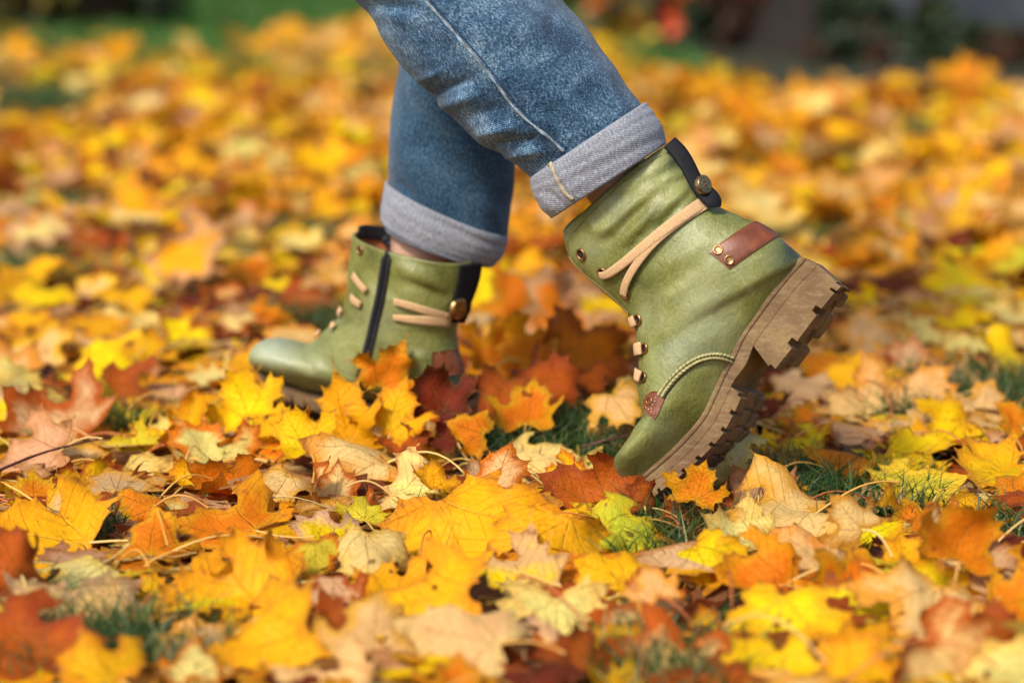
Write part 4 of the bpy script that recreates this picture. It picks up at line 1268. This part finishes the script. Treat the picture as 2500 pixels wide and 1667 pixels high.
for a in ((2210, 650, 230, 'Y', 28, 'flat'), (2310, 720, 170, 'P', 15, 'flat'), (2080, 690, 150, 'K', 20, 'curl'), (2010, 780, 170, 'T', 20, 'curl'), (2120, 760, 150, 'P', 15, 'flat'), (2230, 790, 160, 'P', 10, 'flat'), (2000, 640, 120, 'T', 20, 'flat'),
          (1960, 860, 140, 'G', 15, 'flat'), (2090, 830, 190, 'K', 12, 'flat'), (1880, 830, 150, 'O', 20, 'curl'), (1850, 880, 150, 'K', 15, 'flat'), (2200, 860, 190, 'K', 12, 'curl'), (2310, 900, 110, 'D', 20, 'curl'),
          (1120, 650, 130, 'Y', 45, 'curl'), (1180, 680, 180, 'O', 55, 'curl'), (1275, 710, 210, 'O', 52, 'curl'), (1150, 800, 180, 'O', 68, 'stand'), (1235, 800, 190, 'O', 55, 'curl'), (1250, 880, 170, 'R', 50, 'curl'), (1290, 820, 150, 'G', 40, 'curl'), (1340, 800, 210, 'O', 55, 'stand'), (1140, 900, 190, 'R', 62, 'stand'), (1210, 920, 180, 'O', 45, 'stand'), (1360, 870, 150, 'R', 50, 'curl'), (1310, 890, 150, 'R', 25, 'curl'), (1290, 770, 120, 'Y', 30, 'curl'), (1390, 700, 130, 'Y', 20, 'flat'), (1100, 730, 110, 'K', 40, 'curl'),
          (60, 730, 130, 'G', 20, 'curl'), (200, 750, 160, 'T', 20, 'flat'), (420, 760, 170, 'Y', 12, 'flat'), (90, 800, 190, 'T', 15, 'curl'), (330, 800, 160, 'G', 15, 'curl'), (500, 790, 120, 'K', 20, 'curl'), (620, 740, 110, 'O', 30, 'curl'), (700, 640, 100, 'K', 20, 'flat'),
          (240, 850, 210, 'Y', 22, 'curl'), (50, 890, 240, 'P', 14, 'flat'), (380, 880, 130, 'K', 25, 'curl'), (470, 860, 150, 'P', 20, 'flat'), (270, 900, 190, 'R', 8, 'flat'), (430, 950, 140, 'G', 50, 'fold'), (360, 940, 110, 'G', 40, 'stand'),
          (120, 980, 250, 'K', 14, 'flat'), (80, 1060, 260, 'K', 16, 'flat'), (300, 1020, 140, 'V', 30, 'curl'), (220, 1100, 190, 'Y', 38, 'curl'), (80, 1140, 180, 'O', 14, 'curl'), (150, 1170, 200, 'T', 14, 'flat'), (20, 1120, 110, 'B', 10, 'roll'),
          (1420, 930, 170, 'T', 50, 'flat'), (1360, 870, 120, 'O', 30, 'curl'), (1450, 900, 110, 'P', 45, 'curl')):
    H(*a[:4], a[4], a[5])
for a in ((560, 922, 185, 'Y', 72, 'stand', 20), (700, 905, 210, 'Y', 25, 'curl', 60), (760, 860, 90, 'R', 40, 'fold', -40), (790, 930, 225, 'G', 78, 'stand', 10), (898, 842, 175, 'O', 80, 'stand', -30), (905, 940, 215, 'G', 78, 'stand', -15),
          (1005, 910, 190, 'D', 78, 'stand', 20), (1010, 850, 60, 'R', 75, 'fold', 0), (965, 1035, 215, 'G', 32, 'curl', -60), (820, 1075, 250, 'T', 14, 'fold', 80), (480, 1035, 235, 'P', 24, 'flat', 40), (620, 1020, 190, 'G', 25, 'curl', 0),
          (650, 1120, 200, 'T', 16, 'flat', 160), (520, 1100, 180, 'O', 16, 'curl', 70), (420, 1090, 150, 'G', 16, 'curl', 0), (1090, 1075, 70, 'K', 70, 'fold', 10), (1150, 1100, 190, 'T', 55, 'fold', -20), (1215, 1045, 220, 'P', 18, 'flat', -80), (1000, 1090, 120, 'G', 45, 'curl', 0),
          (1340, 1145, 235, 'R', 38, 'flat', 60), (1400, 1085, 110, 'Y', 55, 'curl', 20), (1470, 1130, 90, 'R', 62, 'fold', 10), (1300, 1085, 120, 'Y', 15, 'curl', 90), (1600, 1110, 150, 'O', 62, 'stand', -20), (1690, 1035, 150, 'W', 55, 'flat', 200), (1760, 1015, 110, 'Y', 30, 'curl', 0),
          (1590, 1170, 200, 'R', 10, 'curl', 80), (1740, 1130, 190, 'K', 22, 'flat', 30), (1850, 1010, 190, 'Y', 14, 'curl', 90), (1930, 1065, 190, 'O', 24, 'roll', -70), (1800, 1195, 310, 'T', 16, 'flat', 100), (1760, 930, 130, 'D', 12, 'curl', 0), (1860, 950, 190, 'O', 10, 'curl', 0),
          (1960, 930, 170, 'T', 16, 'flat', 40), (2080, 920, 250, 'T', 18, 'flat', -60), (2190, 990, 190, 'Y', 36, 'curl', 130), (2130, 880, 170, 'P', 15, 'flat', 0), (2080, 990, 150, 'G', 20, 'curl', 60), (2330, 965, 110, 'O', 55, 'stand', 40), (2300, 1010, 150, 'K', 20, 'curl', 0),
          (2110, 1110, 250, 'V', 26, 'curl', -70), (2280, 1080, 200, 'G', 18, 'curl', 100), (2000, 1120, 160, 'T', 14, 'curl', 0), (2330, 1130, 160, 'O', 25, 'curl', 0), (2220, 1140, 150, 'G', 20, 'flat', 0)):
    H(*a[:4], a[4], a[5], math.radians(a[6]))
for a in ((2220, 1230, 290, 'O', 55, 'curl', -20), (1955, 1200, 170, 'T', 55, 'fold', 40), (2070, 1280, 230, 'G', 30, 'curl', 0), (1870, 1290, 220, 'T', 30, 'curl', 50), (1760, 1330, 220, 'O', 30, 'curl', 90), (1990, 1340, 270, 'O', 22, 'curl', 0), (1700, 1230, 170, 'P', 20, 'curl', 70),
          (1610, 1290, 215, 'Y', 34, 'curl', 200), (1440, 1225, 210, 'V', 22, 'curl', -90), (1280, 1270, 280, 'G', 30, 'curl', 170), (1060, 1235, 450, 'G', 32, 'flat', 200), (720, 1275, 170, 'V', 34, 'curl', 190), (530, 1215, 270, 'O', 18, 'curl', 80), (840, 1165, 160, 'V', 16, 'curl', 0), (600, 1180, 160, 'G', 30, 'curl', 10),
          (330, 1180, 140, 'O', 30, 'fold', 60), (400, 1170, 150, 'T', 12, 'curl', 0), (120, 1240, 300, 'G', 18, 'curl', 80), (30, 1290, 180, 'R', 55, 'fold', 30), (350, 1250, 200, 'O', 26, 'curl', 0), (480, 1300, 170, 'G', 40, 'curl', 20), (590, 1330, 220, 'O', 24, 'curl', 90),
          (170, 1400, 400, 'T', 24, 'flat', 190), (350, 1340, 150, 'G', 30, 'curl', 0), (520, 1390, 280, 'G', 16, 'curl', 80), (760, 1360, 190, 'K', 20, 'curl', 0), (880, 1330, 200, 'G', 22, 'curl', 30), (1100, 1385, 230, 'B', 10, 'flat', 0), (1280, 1405, 310, 'P', 28, 'flat', 180), (1500, 1350, 150, 'T', 45, 'flat', 20),
          (1400, 1320, 190, 'G', 25, 'curl', 60), (1620, 1410, 200, 'G', 18, 'curl', 0), (1800, 1440, 330, 'Y', 34, 'flat', 170), (1960, 1400, 290, 'Y', 28, 'curl', 150), (2130, 1420, 380, 'T', 34, 'flat', 160), (2290, 1340, 190, 'K', 30, 'curl', 0), (2300, 1480, 220, 'R', 24, 'curl', 0),
          (1000, 1400, 330, 'G', 26, 'curl', 80), (640, 1480, 330, 'G', 22, 'curl', 100), (860, 1480, 320, 'T', 28, 'curl', 0), (1080, 1490, 330, 'T', 26, 'fold', 70), (1340, 1510, 200, 'R', 24, 'curl', 30), (1240, 1480, 180, 'T', 20, 'curl', 0), (450, 1520, 220, 'P', 22, 'curl', 0), (230, 1540, 260, 'G', 18, 'curl', 60),
          (1750, 1530, 300, 'Y', 22, 'curl', 40), (1960, 1540, 300, 'G', 26, 'curl', 0), (2170, 1550, 260, 'T', 22, 'curl', 90), (1460, 1560, 200, 'G', 15, 'curl', 0), (1050, 1570, 260, 'O', 22, 'curl', 0), (740, 1570, 260, 'T', 22, 'curl', 60), (20, 1420, 140, 'Y', 15, 'curl', 0)):
    H(*a[:4], a[4], a[5], math.radians(a[6]))
for a in ((690, 985, 190, 'Y', 48, 'curl', 30), (640, 960, 130, 'G', 60, 'stand', 0), (930, 1000, 130, 'R', 60, 'curl', 10), (1040, 990, 120, 'D', 68, 'stand', 30), (850, 880, 110, 'G', 75, 'stand', 40), (1085, 1000, 110, 'O', 60, 'curl', 70), (985, 990, 90, 'R', 70, 'fold', -30), (740, 1010, 150, 'T', 40, 'curl', -30)):
    H(*a[:4], a[4], a[5], math.radians(a[6]))
N_HAND = len(LEAVES)
# the remaining large ones fill the picture between the hand placed ones
r = np.random.default_rng(77)
fill = []
tries = 0
while len(LEAVES) < 300 and tries < 20000:
    tries += 1
    py = 520 + 1147 * r.random() ** .8; px = r.uniform(-20, 2520)
    if 620 < px < 1160 and py < 1060 and py > 480: continue
    if 1340 < px < 2080 and py < 1230: continue
    g = on_z(px, py)
    if blocked(g[0], g[1], r): continue
    sc_ = 2.33 * 2530 / (g[1] + 2.286) / 2530
    w = r.uniform(.075, .115) * 2530 * sc_
    dmin = min((math.hypot((px - L['px']) / (.40 * (w + L['w'])), (py - L['py']) / (.15 * (w + L['w']))) for L in LEAVES))
    if dmin < .80: continue
    kk = WKEYS[r.choice(len(WKEYS), p=(W_TOP * .9 + W_DEEP * .1))]
    hero(px, py, w, kk, None, float(r.uniform(4, 28)), str(r.choice(['flat', 'curl', 'fold'], p=[.4, .48, .12])))

def nearest_name(x, y):
    pass
LEAVES.sort(key=lambda L: L['py'] + (8 if L['style'] == 'stand' else 0))
r = np.random.default_rng(5)
LM = [("the raised boot's toe", 1560, 1190), ("the raised boot's heel", 2030, 740), ("the far boot's toe", 650, 900), ("the far boot's heel", 1130, 1010),
      ('the bottom left corner', 0, 1667), ('the bottom right corner', 2500, 1667), ('the top left corner', 0, 0), ('the top right corner', 2500, 0),
      ('the bottom edge', 1250, 1667), ('the left edge', 0, 833), ('the right edge', 2500, 833)]
names_used = {}
size_w = lambda w: 'large' if w > 250 else ('medium' if w > 150 else 'small')
state_w = {'flat': 'flat', 'curl': 'curled', 'fold': 'folded', 'roll': 'rolled', 'stand': 'upright'}
def where(L):
    best = min(LM, key=lambda q: math.hypot(L['px'] - q[1], (L['py'] - q[2]) * 1.3))
    dx, dy = L['px'] - best[1], L['py'] - best[2]
    d = math.hypot(dx, dy)
    v = 'below' if dy > 60 else ('above' if dy < -60 else '')
    h_ = 'right of' if dx > 80 else ('left of' if dx < -80 else '')
    rel = (v + (' and ' if v and h_ else '') + h_) or 'beside'
    far = 'just ' if d < 220 else ('' if d < 480 else 'well ')
    return far + rel + ' ' + best[0]
def label_of(L):
    base = '%s %s %s leaf %s' % (size_w(L['w']), CNAME[L['key']], state_w[L['style']], where(L))
    return base
for i, L in enumerate(LEAVES): L['label'] = label_of(L)
from collections import defaultdict
def neighbour(L, skip=()):
    c = sorted(LEAVES, key=lambda q: math.hypot(q['px'] - L['px'], (q['py'] - L['py']) * 1.5) if q is not L else 1e9)
    return c
for rnd in range(6):
    g = defaultdict(list)
    for L in LEAVES: g[L['label']].append(L)
    dup = [v for v in g.values() if len(v) > 1]
    if not dup: break
    for v in dup:
        for L in v:
            nb_ = neighbour(L)[rnd]
            rel = 'left of' if L['px'] < nb_['px'] - 20 else ('right of' if L['px'] > nb_['px'] + 20 else ('behind' if L['py'] < nb_['py'] else 'in front of'))
            words = '%s %s leaf, %s a %s one, %s' % (CNAME[L['key']], state_w[L['style']], rel, CNAME[nb_['key']], where(L))
            ws = words.split()
            if len(ws) > 16: words = '%s leaf, %s a %s one, %s' % (CNAME[L['key']], rel, CNAME[nb_['key']], where(L)); ws = words.split()
            if len(ws) > 16: words = words.replace('well ', '').replace('just ', '')
            if len(words.split()) > 16: words = words.replace(' one,', ' one')
            if len(words.split()) > 16: words = words.replace('pale cream yellow', 'cream').replace('pale lime white', 'lime').replace('dark red brown', 'dark red').replace('bright yellow', 'yellow').replace('golden yellow', 'golden')
            L['label'] = words

# leaves of the heap that lean on the near side of the far boot: the row where each one stands
BASE = {(round(x * k_), round(y * k_)): b_ for x, y, b_ in ((790, 930, 1085), (905, 940, 1095), (898, 842, 1070), (1005, 910, 1085), (930, 1000, 1105), (1040, 990, 1100))}
for L in LEAVES:
    if len(L['label'].split()) > 16: L['label'] = ' '.join(L['label'].replace(',', '').split()[-16:])
def build_leaf(L):
    tpl = TH[r.integers(len(TH))]
    steep = L['tilt'] > 40
    g = on_z(L['px'], BASE.get((round(L['px']), round(L['py'])), L['py'] + (L['w'] * .40 if steep else 0)), L['z'])
    dist = np.dot(g - CAM, FWD)
    size = L['w'] * 1.14 / F * dist / 1.75
    st = L['style']
    P = shape3d(tpl['V'], r, 1.45 * L['curl'], st)
    ex = np.ptp(P[:, 0]); 
    yaw = L['yaw'] if L['yaw'] is not None else r.uniform(0, 6.28)
    R_ = rot(yaw, math.radians(L['tilt'] + (8 if L['tilt'] < 40 else 0)) + r.normal(0, .10), L['roll'] + r.normal(0, .20))
    Q = P @ R_.T
    s_ = size * 1.75 / max(np.ptp(Q[:, 0]), .9)
    if st in ('roll', 'fold'): s_ = min(s_, size * 1.25)
    Q = Q * s_
    Q -= [Q[:, 0].mean(), Q[:, 1].mean(), 0]
    Q += [g[0], g[1], 0]
    Q = settle(Q, 86 if steep else 62, .35 if not steep else .15)
    # sink or raise so that the blade's centre lands on its pixel row
    if steep:
        cur = project(Q)[:, 1]; cur = (cur.min() + cur.max()) / 2
        Q[:, 2] += np.clip((cur - L['py']) / F * dist, -.03, .09 if (round(L['px']), round(L['py'])) in BASE else .06)
    if not steep:
        Q = squash(Q, .03, .7); stamp(Q, .012)
    org = np.array([Q[:, 0].mean(), Q[:, 1].mean(), Q[:, 2].min()])
    c1, c2 = PAL[L['key']]; c1 = jitter_col(c1, r, .06); c2 = jitter_col(c2 if not L['key2'] else PAL[L['key2']][0], r, .10)
    if r.random() < .30 and L['key'] not in 'DR':
        c2 = jitter_col(PAL[['O', 'T', 'G', 'R', 'K'][r.integers(5)]][0], r, .1)
    me = leaf_mesh('maple_leaf', tpl, Q - org, c1, c2, r)
    o = bpy.data.objects.new('maple_leaf', me); COL.objects.link(o); o.location = org
    tag(o, L['label'], 'leaf', 'fallen maple leaves')
    b = Q[np.argmin(np.linalg.norm(tpl['V'], axis=1))] - org
    d = np.array([0, -1.0, 0.1]) @ R_.T
    d[2] = max(d[2], -.05) if not steep else d[2]
    if r.random() < .7 and d[2] < .35:
        v, f = stalk_geo(b - unit(d) * s_ * .02, d, s_ * r.uniform(.6, 1.1), .0013, r)
        so = make('stalk', v, f, M_STALK, o)
        cc = jitter_col(((.60, .33, .06), (.50, .13, .03), (.66, .45, .14))[r.integers(3)], r)
        a = so.data.attributes.new('col', 'FLOAT_COLOR', 'POINT'); a.data.foreach_set('color', np.tile(np.append(cc, 1), (len(v), 1)).ravel())
for L in LEAVES: build_leaf(L)

# carpet of all the other leaves
def finish_carpet():
    V = np.concatenate(acc['V']); F_ = np.concatenate(acc['F'])
    me = bpy.data.meshes.new('leaf_litter'); n, m = len(V), len(F_)
    me.vertices.add(n); me.vertices.foreach_set('co', V.ravel())
    me.loops.add(m * 3); me.loops.foreach_set('vertex_index', F_.ravel())
    me.polygons.add(m); me.polygons.foreach_set('loop_start', np.arange(0, m * 3, 3)); me.polygons.foreach_set('use_smooth', np.ones(m, bool))
    me.update(calc_edges=True)
    attrs(me, np.concatenate(acc['C']), np.concatenate(acc['C2']), np.concatenate(acc['E']), np.concatenate(acc['L']), np.concatenate(acc['U']))
    me.materials.append(M_LEAF)
    o = bpy.data.objects.new('leaf_litter', me); COL.objects.link(o)
    tag(o, 'thick carpet of smaller fallen yellow, orange and tan maple leaves', 'leaf litter', kind='stuff')
    o2 = make('stalk', np.concatenate(sv), sf, M_STALK, o)
    a = o2.data.attributes.new('col', 'FLOAT_COLOR', 'POINT'); a.data.foreach_set('color', np.concatenate(sc).ravel())
    o2['kind'] = 'stuff'
finish_carpet()

# ------------------------------------------------------------------ grass
def blades(name, pts, hmin, hmax, wid, mat, label, seed, lean=.6):
    q = np.random.default_rng(seed); n = len(pts)
    P = np.zeros((n, 3)); P[:, :2] = pts; P[:, 2] = -.028
    h = q.uniform(hmin, hmax, n); a = q.uniform(0, 6.28, n); l = q.uniform(.1, lean, n) * h; wd = wid * q.uniform(.6, 1.3, n); b = q.uniform(0, 6.28, n)
    D = np.stack([np.cos(a), np.sin(a), np.zeros(n)], 1); S = np.stack([np.cos(b), np.sin(b), np.zeros(n)], 1) * wd[:, None] / 2
    Z = np.array([0, 0, 1.0])
    v0, v1 = P - S, P + S
    m_ = P + D * l[:, None] * .35 + Z * h[:, None] * .55
    v2, v3 = m_ - S * .8, m_ + S * .8
    v4 = P + D * l[:, None] * 1.3 + Z * h[:, None] * .95
    V = np.stack([v0, v1, v2, v3, v4], 1).reshape(-1, 3)
    base = np.arange(n)[:, None] * 5
    F_ = np.concatenate([base + [0, 1, 3], base + [0, 3, 2], base + [2, 3, 4]], 1).reshape(-1, 3)
    me = bpy.data.meshes.new(name); me.vertices.add(len(V)); me.vertices.foreach_set('co', V.ravel())
    me.loops.add(F_.size); me.loops.foreach_set('vertex_index', F_.ravel()); me.polygons.add(len(F_)); me.polygons.foreach_set('loop_start', np.arange(0, F_.size, 3))
    me.update(calc_edges=True); me.materials.append(mat)
    t = me.attributes.new('tone', 'FLOAT', 'POINT'); t.data.foreach_set('value', np.repeat(q.random(n), 5))
    o = bpy.data.objects.new(name, me); COL.objects.link(o)
    tag(o, label, 'grass', kind='stuff')
q = np.random.default_rng(3)
gp = []
for c, rad, pr in GPW:
    k = int(26000 * rad * rad * (1 if rad > .2 else 6.5)) + 80
    a = q.uniform(0, 6.28, k); d = rad * 1.35 * np.sqrt(q.random(k))
    gp.append(np.stack([c[0] + d * np.cos(a), c[1] + d * np.sin(a)], 1))
k = 2500; yy = q.uniform(-1.0, 3.2, k); hw = .23 * (yy + 2.3) + .35
gp.append(np.stack([q.uniform(-1, 1, k) * hw, yy], 1))
blades('grass', np.concatenate(gp), .022, .060, .0021, M_GRASS, 'short dark green grass showing in gaps between the fallen leaves', 8, 1.2)
k = 60000; yy = q.uniform(4.0, 9.5, k); hw = .23 * (yy + 2.3) + .6
xx = q.uniform(-1, 1, k) * hw
msk = xx < .35 + .2 * np.sin(yy * 3)
blades('lawn_grass', np.stack([xx, yy], 1)[msk], .05, .10, .008, M_LAWN, 'mown green lawn beyond the leaf carpet behind the walker', 9, .8)

# ------------------------------------------------------------------ background planting and building
M_BARK = simple('dark_bark', (0.014, 0.009, 0.007), .9, var=.5, scale=18, bump=1, bd=.02)
def foliage(name, centres, n, size, mat, parent, seed, flat=1.0):
    q = np.random.default_rng(seed)
    C = np.array([c[:3] for c in centres]); Rr = np.array([c[3] for c in centres])
    idx = q.choice(len(C), n, p=Rr ** 2 / (Rr ** 2).sum())
    d = q.normal(0, 1, (n, 3)); d /= np.linalg.norm(d, axis=1, keepdims=True)
    P = C[idx] + d * (Rr[idx] * q.random(n) ** .45)[:, None] * [1, 1, flat]
    u = q.normal(0, 1, (n, 3)); u /= np.linalg.norm(u, axis=1, keepdims=True)
    w = np.cross(u, q.normal(0, 1, (n, 3))); w /= np.linalg.norm(w, axis=1, keepdims=True)
    s_ = size * q.uniform(.6, 1.4, n)[:, None]
    V = np.stack([P - u * s_, P + w * s_ * .5, P + u * s_, P - w * s_ * .5], 1).reshape(-1, 3)
    f = (np.arange(n)[:, None] * 4 + [0, 1, 2, 3])
    o = make(name, V, f, mat, parent, smooth=False)
    return o
def fol_mat(name, a, b):
    m, nt, bs = nodes_mat(name); N = NT(nt)
    g = N.n('ShaderNodeNewGeometry')
    N.l(N.ramp(g.outputs['Random Per Island'], [(0, a), (1, b)]), bs.inputs['Base Color']); bs.inputs['Roughness'].default_value = .6
    return m
MF_DARK = fol_mat('dark_foliage', (.007, .016, .005), (.022, .042, .010))
MF_OLIVE = fol_mat('olive_foliage', (.030, .032, .006), (.20, .16, .014))
MF_RED = fol_mat('red_foliage', (.42, .020, .010), (.80, .12, .02))
MF_YEL = fol_mat('yellow_foliage', (.40, .24, .01), (.70, .48, .02))
MF_BROWN = fol_mat('brown_foliage', (.020, .009, .005), (.07, .028, .010))
MF_GREEN = fol_mat('green_foliage', (.02, .07, .012), (.06, .17, .02))

def shrub(px, py_base, wpx, hpx, mats, label, seed, n=900, leaf=.035, name='shrub'):
    g = on_z(px, py_base, -.03); d = np.dot(g - CAM, FWD)
    w, h = wpx / F * d / 2, hpx / F * d
    q = np.random.default_rng(seed)
    root = bpy.data.objects.new(name, None); COL.objects.link(root); root.location = g; tag(root, label, 'shrub')
    for k in range(q.integers(4, 7)):
        a = q.uniform(0, 6.28); top = np.array([math.cos(a) * w * .7, math.sin(a) * w * .5, h * q.uniform(.6, .95)])
        pts = cr([(0, 0, 0), top * .5 + q.normal(0, .03, 3), top], 8); V = []
        for i, p in enumerate(pts):
            for j in range(6): V.append(p + np.array([math.cos(j * 1.047), math.sin(j * 1.047), 0]) * .014 * (1 - i / 10))
        make('stem', V, grid_faces(8, 6), M_BARK, root)
    for mi, (mt, fr) in enumerate(mats):
        cs_ = [(q.uniform(-w, w) * .7, q.uniform(-w, w) * .45, h * q.uniform(.18, .9), w * q.uniform(.25, .5)) for _ in range(9)]
        foliage('foliage', cs_, int(n * fr * 2.2), leaf * 1.15, mt, root, seed * 7 + mi, .8)
    return root
def tree(px, py_base, rad, label, seed, mat, height=3.4, cy=.9):
    g = on_z(px, py_base, -.04); q = np.random.default_rng(seed)
    root = bpy.data.objects.new('tree', None); COL.objects.link(root); root.location = g; tag(root, label, 'tree')
    V = []; nseg = 22; sg = 14; bend = q.normal(0, .12, 2)
    for i in range(nseg):
        t = i / (nseg - 1); rr = rad * (1.0 - .55 * t) * (1 + .9 * math.exp(-t * 16))
        c = np.array([bend[0] * t * t, bend[1] * t * t, t * height])
        for j in range(sg):
            a = 2 * math.pi * j / sg; k = rr * (1 + .09 * math.sin(3 * a + t * 5) + .05 * math.sin(7 * a + t * 9))
            V.append(c + [math.cos(a) * k, math.sin(a) * k, 0])
    tr = make('trunk', V, grid_faces(nseg, sg), M_BARK, root)
    cs_ = []
    for k in range(6):
        a = k * 1.05 + q.uniform(0, .5); z0 = height * q.uniform(.62, .95); tip = np.array([math.cos(a) * cy, math.sin(a) * cy, z0 + cy * .6])
        pts = cr([(bend[0] * .6, bend[1] * .6, z0), tuple(np.array([tip[0] * .5, tip[1] * .5, z0 + cy * .2])), tuple(tip)], 7); V = []
        for i, p in enumerate(pts):
            for j in range(6): V.append(p + np.array([math.cos(j * 1.047), math.sin(j * 1.047), .3 * math.sin(j)]) * rad * .3 * (1 - i / 8))
        make('limb', V, grid_faces(7, 6), M_BARK, root)
        cs_ += [(*tip, cy * .5), (*(tip * [.6, .6, 1] + [0, 0, .2]), cy * .45)]
    foliage('crown', cs_, 2600, .06, mat, root, seed + 90, .8)
tree(2010, 130, .135, 'dark thick tree trunk right of centre, in front of the pale wall', 1, MF_YEL, 3.3)
tree(1680, 110, .05, 'slender dark brown trunk behind the cuff of the raised leg', 2, MF_BROWN, 3.0)
tree(1560, 60, .04, 'thin leaning trunk among the red and olive shrubs', 3, MF_BROWN, 3.0)
tree(180, 70, .11, 'dark tree trunk at the far left beyond the lawn', 4, MF_YEL, 3.6)
D_, O_, R_s, Ye, Br, Gr = MF_DARK, MF_OLIVE, MF_RED, MF_YEL, MF_BROWN, MF_GREEN
shrub(60, 100, 420, 330, [(D_, .4), (O_, .5), (Br, .3)], 'dark olive shrub in the top left corner', 11, 1500)
shrub(290, 96, 330, 330, [(D_, .6), (Br, .5)], 'dark brown green shrub left of the bright lawn', 12, 1500)
shrub(560, -5, 360, 260, [(O_, .5), (Gr, .5)], 'olive green shrub at the far rim of the lawn', 13, 1200)
shrub(820, -20, 320, 260, [(O_, .4), (Gr, .6), (Ye, .2)], 'yellow green shrub behind the raised knee', 14, 1200)
shrub(1440, 60, 300, 260, [(O_, .6), (Ye, .35), (Gr, .2)], 'olive yellow shrub right of the raised leg', 15, 1300)
shrub(1640, 105, 260, 300, [(Br, .6), (R_s, .30), (O_, .3)], 'brown shrub with red leaves at its top', 16, 1300)
shrub(1790, 115, 230, 200, [(D_, .5), (Br, .3), (O_, .2), (R_s, .08)], 'dark green shrub left of the thick trunk', 17, 1000)
shrub(1500, 135, 140, 120, [(R_s, .12), (Ye, .15), (O_, .3), (Br, .3)], 'low olive shrub beside the leaf carpet', 18, 500)
shrub(2090, 135, 190, 140, [(R_s, .7), (D_, .3)], 'small shrub with glowing red orange leaves below the thick trunk', 19, 600)
shrub(2300, 140, 420, 40, [(D_, 1.0)], 'low dark green hedge at the foot of the pale wall', 20, 1600)
shrub(2480, 160, 260, 45, [(D_, .9), (Br, .2)], 'low dark hedge at the right edge of the picture', 21, 1000)
shrub(2060, 150, 240, 40, [(D_, .8), (Br, .3)], 'lowest dark shrub along the rim of the leaves', 22, 900)
shrub(2290, 95, 110, 110, [(O_, .1), (D_, .16)], 'thin dark sprig standing in front of the pale wall', 23, 220)

def building():
    g = on_z(2140, 85, -.04); yb = g[1] + .35
    root = bpy.data.objects.new('building', None); COL.objects.link(root); root.location = (g[0], yb, -.04)
    tag(root, 'pale blue grey rendered building wall in the top right corner', 'building')
    m = simple('pale_blue_render', (0.34, 0.39, 0.48), .85, var=.12, scale=6, bump=.4, bd=.004)
    m2 = simple('grey_plinth', (0.10, 0.11, 0.13), .9, var=.2, scale=9)
    def box(nm, x0, x1, y0, y1, z0, z1, mt, par=root):
        V = [(x, y, z) for x in (x0, x1) for y in (y0, y1) for z in (z0, z1)]
        return make(nm, V, [(0, 1, 3, 2), (4, 6, 7, 5), (0, 4, 5, 1), (2, 3, 7, 6), (0, 2, 6, 4), (1, 5, 7, 3)], mt, par, smooth=False)
    box('wall', -.12, 5.0, 0.02, 3.0, .22, 3.2, m)
    box('plinth', -.15, 5.03, 0.0, 3.02, 0, .22, m2)
    box('roof', -.4, 5.3, -.25, 3.3, 3.203, 3.32, m2)
    w = box('window', .9, 1.9, -.01, .018, 1.1, 2.3, simple('window_frame_white', (.6, .6, .6), .5))
    box('pane', .96, 1.84, -.016, -.0105, 1.16, 2.24, simple('window_glass', (.02, .03, .04), .08), w)
building()

def twig(pts, rad, label):
    W = cr([on_z(x, y, z) for x, y, z in pts], 24); V = []
    T = np.gradient(W, axis=0)
    for k, p in enumerate(W):
        t = unit(T[k]); a = unit(np.cross(t, [0.1, 0.2, 1])); b = np.cross(t, a); rr = rad * (1 - .5 * k / 23) * (1 + .25 * (k % 6 == 0))
        for q_ in range(6): V.append(p + (a * math.cos(q_ * 1.047) + b * math.sin(q_ * 1.047)) * rr)
    o = make('twig', V, grid_faces(24, 6) + [(0, 1, 2, 3, 4, 5), tuple(range(138, 144))], simple('twig_bark', (.10, .028, .022), .6, var=.4, scale=90))
    tag(o, label, 'twig')
twig([(-20, 1155, .022), (90, 1110, .026), (180, 1085, .026), (275, 1065, .024)], .0016, 'thin dark maroon twig across the pinkish leaves at the left edge')
twig([(1420, 1090, .012), (1480, 1075, .02), (1560, 1060, .02), (1640, 1075, .012)], .0013, 'thin brown twig in the grass behind the toe of the raised boot')
